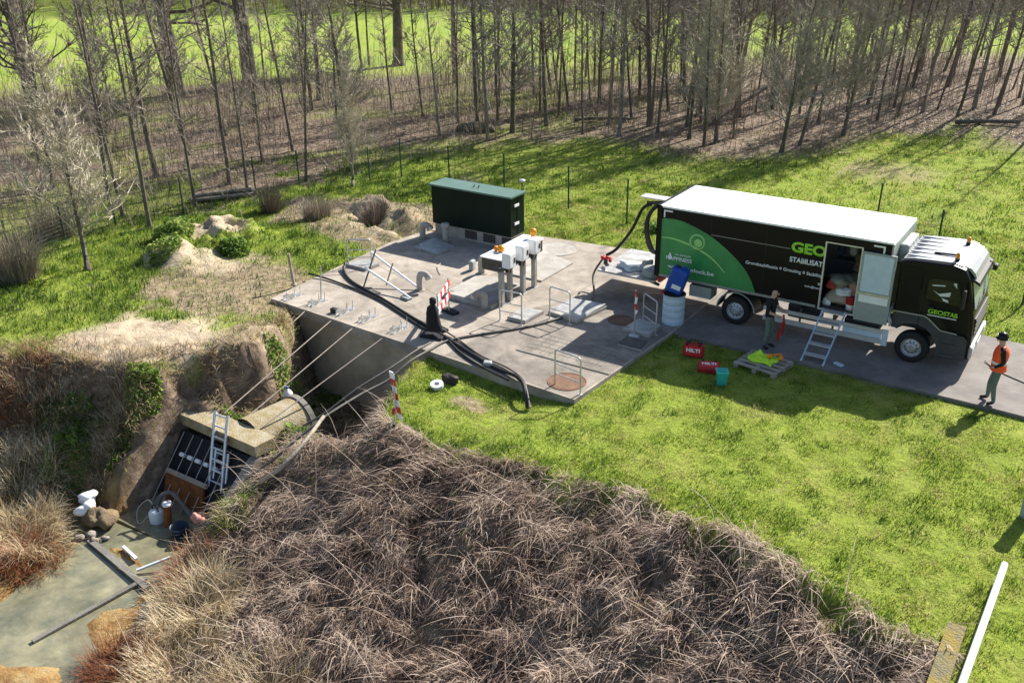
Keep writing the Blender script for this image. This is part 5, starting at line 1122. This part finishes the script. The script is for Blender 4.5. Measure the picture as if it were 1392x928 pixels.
# reeds: matted dry reed bed on the slope
rm_ = blade_mat('dry_reed', [(.0, (.08, .054, .042)), (.3, (.205, .142, .110)), (.52, (.32, .232, .182)), (.72, (.46, .35, .272)), (1, (.60, .49, .39))], .35, 1.1)
x, y = scatter(430000, -7.5, 11.5, -21, -6.5); dd = sdf(DITCH, x, y); wd_ = sdf(WATER, x, y); z = H(x, y)
k = inview(x, y, z, .2) & (dd > -.15+.6*(fbm(x, y, 1.3, 3, 71)-.5)) & (wd_ < -.1) & ((x > -5.45+.25*rng.random(len(x))) | ((y > -10.0) & (x > -4.6))) & ~((x < -3.2) & (y > -8.6))
cl = fbm(x, y, 1.9, 3, 72); k &= rng.random(len(x)) < np.clip(.12+2.2*(cl-.30), .10, 1)
x, y, z, cl, dd = x[k], y[k], z[k], cl[k], dd[k]; N = len(x)
hump = .2*np.clip(fbm(x, y, 1.0, 3, 73)-.25, 0, 1)*sst(.1, 1.2, dd)
az = -np.pi/2+(fbm(x, y, .8, 2, 74)-.5)*9+rng.normal(0, .7, N)
lay = rng.random(N)**1.5
fl = rng.random(N) < .27
P = np.stack([x, y, z-.02+hump*lay*1.5], -1)
P[fl, 2] += rng.uniform(.02, .16, int(fl.sum())); az = np.where(fl, -np.pi/2+rng.normal(0, .55, N)+(fbm(x, y, .6, 2, 77)-.5)*3, az)
o = blades('dry_reed_bed', rm_, P, np.where(fl, rng.uniform(.2, .72, N), rng.uniform(.12, .46, N)*(.5+.9*cl)), np.where(fl, rng.uniform(.009, .026, N), rng.uniform(.009, .036, N)), az, np.where(fl, rng.uniform(1.35, 1.85, N), rng.uniform(.1, 1.4, N)), np.where(fl, rng.uniform(1.6, 2.3, N), rng.uniform(.9, 3.0, N)), S=4, tint=.33+.15*rng.random(N)+.55*lay*(.3+1.2*cl)+.8*(fbm(x, y, .55, 3, 76)-.5)-.07*fl-.05+.15*(fbm(x, y, .5, 3, 75)-.5), twist=rng.uniform(0, np.pi, N))
# long straws sticking out of the reed bed
n = 800; q = rng.integers(0, N, n)
blades('reed_straws', rm_, P[q]+[0, 0, .05], rng.uniform(.7, 1.7, n), rng.uniform(.012, .02, n), rng.normal(-1.5, 1.1, n), rng.uniform(.2, 1.2, n), rng.uniform(.9, 1.7, n), S=4, tint=rng.uniform(.6, .95, n))
straw = blade_mat('straw', [(.0, (.10, .065, .035)), (.3, (.27, .19, .10)), (.55, (.50, .385, .225)), (.8, (.66, .54, .345)), (1, (.78, .69, .50))], .35, 1.5)
# dead grass over the left bank, pit sides and slopes
x, y = scatter(260000, -22, -3, -19, -5.5); dd = sdf(DITCH, x, y); wd_ = sdf(WATER, x, y); z = H(x, y)
bas = (x > -8.8) & (x < -5.4) & (y < -10.1) & (y > -14)
k = inview(x, y, z) & (dd > -.9) & (wd_ < -.25) & ~bas & (x < -4.5) & ~blocked(x, y)
cl = fbm(x, y, 1.2, 3, 81); face = (dd > -.1) & (dd < .7) & (x < -8.4)
k &= rng.random(len(x)) < np.where(face, .3+.5*(cl > .46), np.clip(.16+.25*(x < -7.5)*(y < -9)+1.9*(cl-.34), .08, 1)*np.where(dd < .1, .35, 1)*np.where(y > -9.7, .5, 1))
x, y, z, cl, dd = x[k], y[k], z[k], cl[k], dd[k]; N = len(x)
blades('dead_grass', straw, np.stack([x, y, z-.02], -1), rng.uniform(.12, .48, N), rng.uniform(.010, .024, N), rng.uniform(0, 6.28, N), rng.uniform(.2, 1.3, N), rng.uniform(.9, 2.3, N), S=3, tint=.22+.7*cl*rng.random(N))
# green weeds on the shaded left slope
wmt = blade_mat('weed_leaf', [(0, (.03, .075, .016)), (.35, (.09, .18, .026)), (.65, (.20, .32, .05)), (1, (.36, .42, .12))], .5, 1.6)
x, y = scatter(330000, -20, -4, -17, -5); dd = sdf(DITCH, x, y); z = H(x, y); wd_ = sdf(WATER, x, y)
bas = (x > -8.8) & (x < -5.4) & (y < -10.1) & (y > -14); cl = fbm(x, y, .9, 3, 91)
k = inview(x, y, z) & (dd > .5+.6*fbm(x, y, 1.4, 2, 92)) & (wd_ < -.5) & ~bas & (x < -4.6) & (rng.random(len(x)) < np.clip((cl-.40)*4, 0, .5)) & ~((y > -9.2) & (x > -7.6))
x, y, z = x[k], y[k], z[k]; N = len(x)
blades('weeds', wmt, np.stack([x, y, z+rng.uniform(0, .10, N)], -1), rng.uniform(.08, .22, N), rng.uniform(.035, .075, N), rng.uniform(0, 6.28, N), rng.uniform(.3, 1.1, N), rng.uniform(1, 1.9, N), S=2, tint=np.clip(rng.normal(.55, .22, N), .1, 1))
# twiggy brush and leaf litter of the wood
um = blade_mat('brushwood', [(0, (.09, .068, .05)), (.4, (.20, .155, .12)), (.7, (.33, .27, .20)), (1, (.48, .41, .31))], .1, .25)
x, y = scatter(210000, -62, 20, -14, 62); z = H(x, y); lf = sdf(LEAF, x, y); cl = fbm(x, y, .35, 3, 95)
k = inview(x, y, z, .1) & (lf > -.6) & (rng.random(len(x)) < np.clip((cl-.30)*2.6, 0, 1)*np.where(x < -14, 1., np.where(y-x < 26, .55, .35)))
x, y, z, cl, lf = x[k], y[k], z[k], cl[k], lf[k]; N = len(x); tall = sst(-12, -20, x)*(.4+1.3*cl)
lift = rng.random(N)**2*1.9*tall
blades('brushwood', um, np.stack([x, y, z+lift], -1), rng.uniform(.25, .8, N)*(.8+1.9*tall*rng.random(N)), rng.uniform(.012, .03, N), rng.uniform(0, 6.28, N), np.abs(rng.normal(.35, .5, N)), rng.uniform(.2, 2.0, N), S=3, tint=np.clip(rng.normal(.42, .2, N)+.35*(fbm(x, y, .4, 2, 96)-.5), 0, 1))
x, y = scatter(150000, -50, 20, 0, 60); z = H(x, y); k = inview(x, y, z, .1) & (sdf(LEAF, x, y) > -.5) & (rng.random(len(x)) < np.clip(2.2*(fbm(x, y, .6, 3, 97)-.25), .1, 1)); x, y, z = x[k], y[k], z[k]; N = len(x)
blades('leaf_litter', blade_mat('fallen_leaf', [(0, (.09, .06, .04)), (.5, (.24, .18, .13)), (1, (.46, .37, .29))], .1, .5), np.stack([x, y, z+.01], -1), rng.uniform(.06, .18, N), rng.uniform(.05, .11, N), rng.uniform(0, 6.28, N), rng.uniform(.9, 1.6, N), rng.uniform(1.2, 1.9, N), S=2, tint=rng.uniform(.2, .8, N))
# tussocks and shrubs that stand on their own
def tussock(c, r, n, L, label, m, tint, cat='grass tussock', wd=.016, b1=(1.0, 2.3)):
    a = rng.uniform(0, 2*np.pi, n); q = r*np.sqrt(rng.random(n)); x = c[0]+q*np.cos(a); y = c[1]+q*np.sin(a); z = H(x, y)
    o = blades('grass_tussock', m, np.stack([x, y, z-.03], -1), rng.uniform(.35, 1.15, n)*L, rng.uniform(.6, 1.4, n)*wd, a+rng.normal(0, 1.0, n), np.abs(rng.normal(.25, .3, n)), rng.uniform(b1[0]-.5, b1[1], n), S=5, tint=np.clip(rng.normal(tint, .16, n), 0, 1), kind=None)
    tag(o, label, cat)
rust_bl = blade_mat('rusty_reed', [(0, (.10, .035, .015)), (.4, (.26, .09, .035)), (.7, (.38, .20, .10)), (1, (.50, .40, .26))], .25, 1.2)
tussock((-9.2, -15.2), 1.0, 2600, .85, 'large straw tussock hanging over the left edge of the muddy water', straw, .62)
tussock((-8.45, -15.45), .75, 2200, .7, 'rust-coloured tussock dipping into the muddy water on the left', rust_bl, .42)
tussock((-10.6, -14.3), 1.1, 2600, .85, 'straw tussock on the left bank above the rust-coloured one', straw, .58)
tussock((-3.5, -14.7), .85, 2800, .95, 'tall pale straw tussock right of the muddy water', straw, .68)
tussock((-2.5, -16.0), .9, 2400, .85, 'straw tussock at the lower edge of the photo right of the water', straw, .66)
tussock((-4.7, -13.9), .55, 900, .8, 'small rust-coloured tussock at the basin mouth', rust_bl, .45)
tussock((-3.7, -16.5), .6, 1300, .8, 'dark rusty tussock at the waterline below the tall straw tussock', rust_bl, .25)
tussock((-.4, -15.8), 1.0, 1600, .75, 'broad straw tussock in front of the matted reed slope', straw, .60)
tussock((-4.6, -12.6), .35, 260, .7, 'small yellow-green tuft among the straw at the basin mouth', gm, .6, 'grass tuft')
tussock((-12.4, -12.6), .8, 1400, .6, 'reddish dry fern clump on the left bank below the sand mound', rust_bl, .55, 'fern')
tussock((-9.5, -11.9), .7, 1100, .55, 'dry straw scrub on the slope just left of the inlet headwall', straw, .45)
tussock((-9.3, -12.9), .45, 500, .5, 'small straw tuft above the white bags', straw, .5)
tussock((-11.6, -12.9), .8, 1100, .6, 'pale scrub in the middle of the left slope', straw, .55)
def leafy(c, r, h, n, label, cat, tint, size=.11):
    a = rng.uniform(0, 2*np.pi, n); q = r*np.sqrt(rng.random(n)); x = c[0]+q*np.cos(a); y = c[1]+q*np.sin(a); z = H(x, y)+h*rng.random(n)*np.sqrt(np.clip(1-(q/r)**2, .05, 1))
    o = blades('leafy_plant', wmt, np.stack([x, y, z], -1), rng.uniform(.5, 1.2, n)*size, rng.uniform(.4, .8, n)*size, rng.uniform(0, 6.28, n), rng.uniform(.2, 1, n), rng.uniform(1, 2, n), S=2, tint=np.clip(rng.normal(tint, .15, n), 0, 1), kind=None); tag(o, label, cat)
leafy((-17.3, -3.6), .75, .7, 1500, 'bright green leafy bush behind the sandy mound', 'bush', .75, .16)
leafy((-14.6, -3.2), .55, .4, 700, 'low grey-green plant in front of the sandy mound', 'plant', .45, .16)
leafy((-15.9, -5.1), .6, .35, 700, 'yellow-green plant on top of the broken earth mound', 'plant', .85, .13)
leafy((-7.6, -7.6), .6, .5, 900, 'green plant on the earth spur beside the pit', 'plant', .7, .13)
leafy((-9.15, -11.3), .5, .35, 900, 'light green weeds beside the left end of the headwall', 'plant', .75, .12)
leafy((-10.2, -13.2), .7, .3, 1300, 'green weeds low on the slope left of the white bags', 'plant', .65, .12)
leafy((-3.2, 6.8), .4, .3, 500, 'green tuft at the foot of the fence behind the truck tail', 'plant', .4, .12)
# ------------------------------------------------------------------ trees
def ribbon_twigs(tw, pts_dirs, m_name): pass
def tree_proto(kind, seed):
    q = random.Random(seed); tr = MB(); cr = MB()
    K = {'slim': (14.5, .08, 46, 3.2, .6), 'mid': (17, .125, 52, 3.6, .8), 'big': (21, .40, 56, 3.5, 1.7), 'young': (6.2, .085, 56, .9, .85), 'bushy': (8.0, .10, 80, 1.0, 1.15), 'dense': (12, .11, 80, 1.6, .8)}[kind]
    Ht, r0, nb, first, spread = K; pts = []; x = y = 0; lx, ly = q.uniform(-.02, .02), q.uniform(-.02, .02); n = 12
    for i in range(n+1):
        t = i/n; x += lx*Ht/n*3*t+q.uniform(-1, 1)*.03*Ht/n; y += ly*Ht/n*3*t+q.uniform(-1, 1)*.03*Ht/n; pts.append(Vector((x, y, -.25+t*Ht)))
    rad = [r0*(1.0-.93*(i/n))*(1.28 if i == 0 else 1) for i in range(n+1)]
    pts.insert(1, Vector((pts[0].x, pts[0].y, .35))); rad.insert(1, r0*1.0); rad[0] = r0*1.55
    tr.tube(pts, rad, 9 if r0 > .15 else 6)
    P3, L3, D3 = [], [], []
    def at(z):
        t = (z+.25)/Ht*n; i = max(0, min(n-1, int(t))); a, b = pts[(i+1) if i else 0], pts[i+2]; return a.lerp(b, max(0, min(1, t-i)))
    for b in range(nb):
        u = (b+q.random())/nb; z = first+(Ht*.97-first)*u**1.15; p = at(z); az = q.uniform(0, 6.283); el = {'slim': .55, 'mid': .5, 'big': .45, 'young': 1.0, 'bushy': .7, 'dense': .6}[kind]+q.uniform(-.55, .45)
        ln = spread*(2.6 if kind != 'big' else 3.2)*(1-.75*u)*q.uniform(.55, 1.15)
        d = Vector((math.cos(az)*math.cos(el), math.sin(az)*math.cos(el), math.sin(el))); rb = max(.012, r0*(.32 if kind != 'young' else .3)*(1-u*.75))
        bp = [p]; dd_ = d.copy()
        for s in range(5):
            dd_ = (dd_+Vector((q.uniform(-.38, .38), q.uniform(-.38, .38), q.uniform(-.12, .34)))).normalized(); bp.append(bp[-1]+dd_*ln/5)
        (tr if rb > .035 else cr).tube(bp, [rb*(1-.8*i/5) for i in range(6)], 4, False)
        for k in range({'slim': 8, 'mid': 9, 'big': 10, 'young': 11, 'bushy': 12, 'dense': 11}[kind]):
            s = q.uniform(.2, 1)*4.99; i = int(s); o = bp[i].lerp(bp[i+1], s-i); e = (dd_*.5+Vector((q.uniform(-1, 1), q.uniform(-1, 1), q.uniform(-.3, .9)))).normalized(); l2 = ln*q.uniform(.18, .45)
            m1_ = o+e*l2*.5+Vector((q.uniform(-.1, .1), q.uniform(-.1, .1), .04)); m2_ = o+e*l2+Vector((0, 0, .1*l2))
            cr.tube([o, m1_, m2_], [rb*.38+.004, rb*.25+.004, .004], 3, False)
            for _ in range(5):
                o3 = o.lerp(m2_, q.uniform(.3, 1)); e3 = (e+Vector((q.uniform(-1, 1), q.uniform(-1, 1), q.uniform(-.2, .8)))).normalized(); l3 = l2*q.uniform(.35, .8); sd3 = e3.orthogonal().normalized()*.011
                cr.add([o3-sd3, o3+sd3, o3+e3*l3], [(0, 1, 2)])
    return tr, cr
PROTO = {}
def proto(kind, v, bark, twig):
    key = (kind, v, bark, twig)
    if key not in PROTO:
        tr, cr = tree_proto(kind, 100+v*17+len(kind)); r = bpy.data.objects.new('bare_tree', None); COL.objects.link(r)
        tr.build('trunk', Mt[bark], r, False); cr.build('crown', Mt[twig], r, False); PROTO[key] = [r, True]
    return PROTO[key]
def tree(x, y, kind, v, bark, twig, sc, rz, lean, label, group=None):
    e = proto(kind, v, bark, twig)
    if e[1]: o = e[0]; e[1] = False
    else: o = copy_tree(e[0])
    o.name = 'bare_tree'; o.location = (x, y, G(x, y)); o.scale = (sc, sc, sc)
    o.rotation_euler = (Matrix.Rotation(lean[0], 3, 'Y') @ Matrix.Rotation(lean[1], 3, 'X') @ Matrix.Rotation(rz, 3, 'Z')).to_euler()
    for k_ in ('label', 'category', 'group'):
        if k_ in o: del o[k_]
    tag(o, label, 'tree', group)
NAMED = [
 (-39.8, 5.5, 'big', 0, 'bark', 'twig', .75, (-.12, 0), 'thick dark tree leaning left at the far left edge of the wood'),
 (-41.5, 16.1, 'big', 1, 'bark', 'twig', 1.25, (-.01, 0), 'massive bare tree, left one of the two broad trunks before the field'),
 (-40.7, 21.7, 'big', 0, 'bark', 'twig', 1.3, (-.05, 0), 'massive bare tree, right one of the two broad trunks before the field'),
 (-37.3, 33.4, 'big', 1, 'bark', 'twig', 1.05, (.02, 0), 'broad dark trunk standing alone in front of the bright field'),
 (-28.7, 28.9, 'mid', 0, 'barkpale', 'twigmid', 1.35, (0, 0), 'pale trunk at the end of the field opening'),
 (-25.8, 2.2, 'mid', 1, 'bark', 'twig', 1.0, (-.05, 0), 'dark medium trunk in the brushwood left, behind the fence'),
 (-17.46, -7.03, 'young', 0, 'bark', 'twigpale', 1.15, (-.02, 0), 'young tree with a pale bushy crown on the grass at the left'),
 (-16.86, 5.44, 'young', 1, 'barkpale', 'twigpale', .82, (0, 0), 'small pale bushy tree at the bend of the fence'),
 (-20.0, 15.7, 'slim', 0, 'barkpale', 'twigmid', .9, (-.08, 0), 'slim pale trunk leaning left above the green container'),
 (-16.6, 17.7, 'dense', 0, 'barkmoss', 'twigmid', 1.25, (.02, 0), 'mossy trunk bristling with short twigs at the edge of the grass'),
 (-11.4, 19.8, 'mid', 2, 'barkpale', 'twigmid', .95, (.02, 0), 'pale grey trunk, the brightest one above the truck roof'),
 (-3.4, 21.3, 'bushy', 0, 'barkmoss', 'twigmid', 1.1, (.10, 0), 'bushy pale-twigged tree at the wood edge above the truck roof'),
 (-6.8, 21.4, 'bushy', 1, 'bark', 'twigpale', 1.05, (.0, 0), 'bushy tree with many light twigs left of the leaning one at the wood edge'),
 (-1.8, 26.2, 'bushy', 2, 'bark', 'twigmid', 1.05, (.12, 0), 'dark stemmed bushy tree where the wood edge turns to the right lawn'),
 (-7.0, 20.3, 'dense', 1, 'barkmoss', 'twigpale', .8, (-.04, 0), 'low dense tree right at the grass above the rear of the truck'),
 (4.0, 35.1, 'slim', 1, 'bark', 'twig', 1.1, (.12, 0), 'slim leaning trunk, the nearest one at the right edge of the wood'),
]
for i, (x, y, kd, v, bk, tg, sc, ln, lb) in enumerate(NAMED): tree(x, y, kd, v, bk, tg, sc, i*1.7, ln, lb)
LEFT = [(-42.2, 11.7), (-19.5, -3.0), (-27.5, 5.5), (-20.5, 0.0), (-21.8, 3.0), (-34.7, 17.5), (-27.6, 13.6), (-32.6, 19.8), (-19.1, 4.9), (-26.8, 15.2), (-20.3, 2.6), (-21.8, -2.5), (-39.0, 32.0), (-38.3, 30.4), (-30, -4), (-33, 1), (-36, 9), (-29.5, 9.5), (-24, 9), (-31, 13), (-28, -1.5), (-23.5, 6.5), (-46, 9), (-24.5, -1.2), (-34, 5.5), (-38.5, 13.5), (-22.5, 11.5), (-26, 19), (-30.5, 17)]
RIGHT = [(-19.0, 17.8), (-17.0, 15.9), (-21.0, 26.8), (-18.5, 23.4), (-16.0, 20.0), (-16.7, 23.7), (-13.3, 19.3), (-19.7, 27.6), (-13.3, 22.2), (-11.2, 22.8), (-10.1, 21.5), (-12.1, 27.2), (-9.5, 23.8), (-16.7, 27.3), (-18.0, 28.5), (-9.2, 25.0), (-7.2, 30.8), (-1.3, 31.1), (-.6, 32.4), (.3, 34.7), (.9, 35.9), (0, 43.4), (2.3, 33.6), (2.7, 36.4), (.9, 44.8), (2.1, 41.8), (2.2, 49.2), (4.4, 41.7)]
q = random.Random(5); kinds = [('slim', 0, 'bark', 'twig'), ('slim', 1, 'bark', 'twig'), ('slim', 2, 'barkmoss', 'twigmid'), ('mid', 1, 'bark', 'twig'), ('mid', 0, 'barkpale', 'twigmid'), ('dense', 0, 'barkmoss', 'twigmid')]
allp = [(n_[0], n_[1]) for n_ in NAMED]+LEFT+RIGHT; more = []
while len(more) < 86:
    x, y = q.uniform(-24, 10), q.uniform(17, 60); s_ = float(sdf(LEAF, np.array([x]), np.array([y]))[0])
    if s_ < 1.2 or not inview(np.array([x]), np.array([y]), np.array([1.0]), .08)[0]: continue
    if min(math.hypot(x-a, y-b) for a, b in allp+more) < 1.35: continue
    more.append((x, y))
for grp, pts, lb in (('trees in the brushwood on the left', LEFT, 'slim bare tree in the brown brushwood between the left fence and the field'), ('trees in the wood on the right', RIGHT+more, 'slim bare tree in the crowded leaf-covered wood behind the lawn')):
    for i, (x, y) in enumerate(pts):
        kd = kinds[q.choice([0, 1, 1, 2, 0, 3, 4, 5] if grp.endswith('right') else [0, 1, 2, 0, 1, 3, 5])]
        rl = .10 if x > -4 else (.03 if x > -12 else -.03); tree(x, y, *kd, q.uniform(.75, 1.2), q.uniform(0, 6.28), (rl+q.gauss(0, .055), q.gauss(0, .05)), lb, grp)
# shrubs
def shrub(x, y, r, h, n, label, m=None, tint=.5):
    a = rng.uniform(0, 2*np.pi, n); s = r*.4*np.sqrt(rng.random(n)); px = x+s*np.cos(a); py = y+s*np.sin(a)
    o = blades('bare_shrub', m or um, np.stack([px, py, H(px, py)-.03], -1), rng.uniform(.25, 1.1, n)*h, rng.uniform(.010, .024, n), a+rng.normal(0, 1.1, n), np.abs(rng.normal(.25, .35, n)), rng.uniform(-.2, 1.5, n), S=4, tint=np.clip(rng.normal(tint, .18, n), 0, 1), kind=None)
    tag(o, label, 'shrub')
shrub(-18.6, -8.9, 1.6, 2.0, 1500, 'large pale bare shrub at the left edge on the grass', tint=.75)
shrub(-17.4, 1.2, .9, 1.5, 500, 'dark bare shrub on the grass below the stacked logs', tint=.3)
shrub(-14.9, 1.2, 1.2, 1.1, 700, 'greyish twiggy shrub at the left of the dug trench', tint=.55)
shrub(-12.2, 7.4, 1.2, .9, 500, 'low straw-coloured brush at the fence behind the green container', tint=.75)
shrub(-21.6, -5.6, 1.6, 1.7, 900, 'brown brush behind the young pale tree', tint=.4)
shrub(-9.9, -11.3, .8, .6, 420, 'dry brown scrub hanging over the dug edge below the sand', tint=.6)
shrub(-12.6, -12.5, .9, .6, 420, 'pale dry scrub at the left end of the dug edge', tint=.7)
shrub(-13.2, 2.6, 1.3, .8, 700, 'dry twiggy scrub growing in the dug trench', tint=.35)
# logs, branches, stump
t = thing('log_stack', (-20.2, 1.3, .1), 'stack of thin grey logs lying at the edge of the brushwood', 'logs')
for k, (a, b, r) in enumerate((((-21.1, .2, .15), (-19.7, 2.5, .14), .09), ((-20.9, .1, .15), (-19.5, 2.2, .12), .08), ((-20.9, .3, .3), (-19.7, 2.3, .28), .08))):
    p = MB(); p.tube([a, b], r, 8); p.build('log', Mt['barkpale'], t)
for (a, b, r, lb) in (((-8.6, 24.6, .1), (-6.9, 28.6, 1.6), .13, 'dark fallen trunk leaning up from the leaf litter behind the bushy trees'), ((-15.2, 21.6, .12), (-12.6, 23.4, .15), .09, 'thin fallen trunk lying flat in the leaf litter of the wood'), ((2.6, 31.6, .1), (5.6, 32.6, .2), .12, 'fallen trunk at the wood edge right above the lawn')):
    o = MB(); a, b = Vector((a[0], a[1], G(a[0], a[1])+a[2])), Vector((b[0], b[1], G(b[0], b[1])+b[2])); o.tube(catmull([a, a.lerp(b, .4)+Vector((.05, .1, .04)), b], 5), [r]*6+[r*.8]*5, 8); tag(o.build('fallen_trunk', Mt['bark']), lb, 'log')
o = MB(); o.blob((-18.6, 17.2, .25), (.9, .5, .35), 12, .25, 31); tag(o.build('mossy_stump', Mt['barkmoss']), 'low mossy stump in the leaf litter left of the twiggy trunk', 'stump')
post('marker_peg', -17.35, -.43, .5, .04, (0, 0), 'short pale peg standing in the grass before the stacked logs', Mt['wood'], 'peg', G(-17.35, -.43))
# thin saplings between the trees, too many to count
n = 5200; x, y = scatter(n, -50, 22, -6, 62); z = H(x, y); lf = sdf(LEAF, x, y)
k = inview(x, y, z, .1) & (lf > .3) & (rng.random(n) < np.clip((fbm(x, y, .25, 3, 98)-.3)*3.5, .05, 1)*np.where(x > -20, 1, .7)); x, y, z = x[k], y[k], z[k]; N = len(x)
blades('saplings', um, np.stack([x, y, z-.05], -1), rng.uniform(1.6, 6.5, N), rng.uniform(.02, .055, N), rng.normal(.0, 1.2, N), np.abs(rng.normal(.02, .08, N)), np.abs(rng.normal(.08, .15, N)), S=4, tint=rng.uniform(.15, .7, N), twist=rng.uniform(-1.2, .2, N))
xs, ys, zs = np.repeat(x, 9), np.repeat(y, 9), np.repeat(z, 9); N = len(xs)
blades('sapling_twigs', um, np.stack([xs+rng.normal(0, .06, N), ys+rng.normal(0, .06, N), zs+rng.uniform(.5, 4.2, N)], -1), rng.uniform(.3, 1.2, N), rng.uniform(.007, .015, N), rng.uniform(0, 6.28, N), rng.uniform(.3, 1.2, N), rng.uniform(.1, .8, N), S=2, tint=rng.uniform(.25, .8, N))
# far wood beyond the field: one brown mass
n = 12000; u_ = rng.uniform(-40, 190, n); dpt = rng.uniform(0, 24, n)
x = -103+u_*.889-dpt*.458; y = 41+u_*.458+dpt*.889; z = H(x, y); N = n
blades('far_wood', um, np.stack([x, y, z], -1), rng.uniform(1, 10, N), rng.uniform(.06, .25, N), rng.uniform(0, 6.28, N), rng.uniform(0, .15, N), rng.uniform(0, .5, N), S=3, tint=rng.uniform(.2, .7, N), twist=np.full(N, -.58))
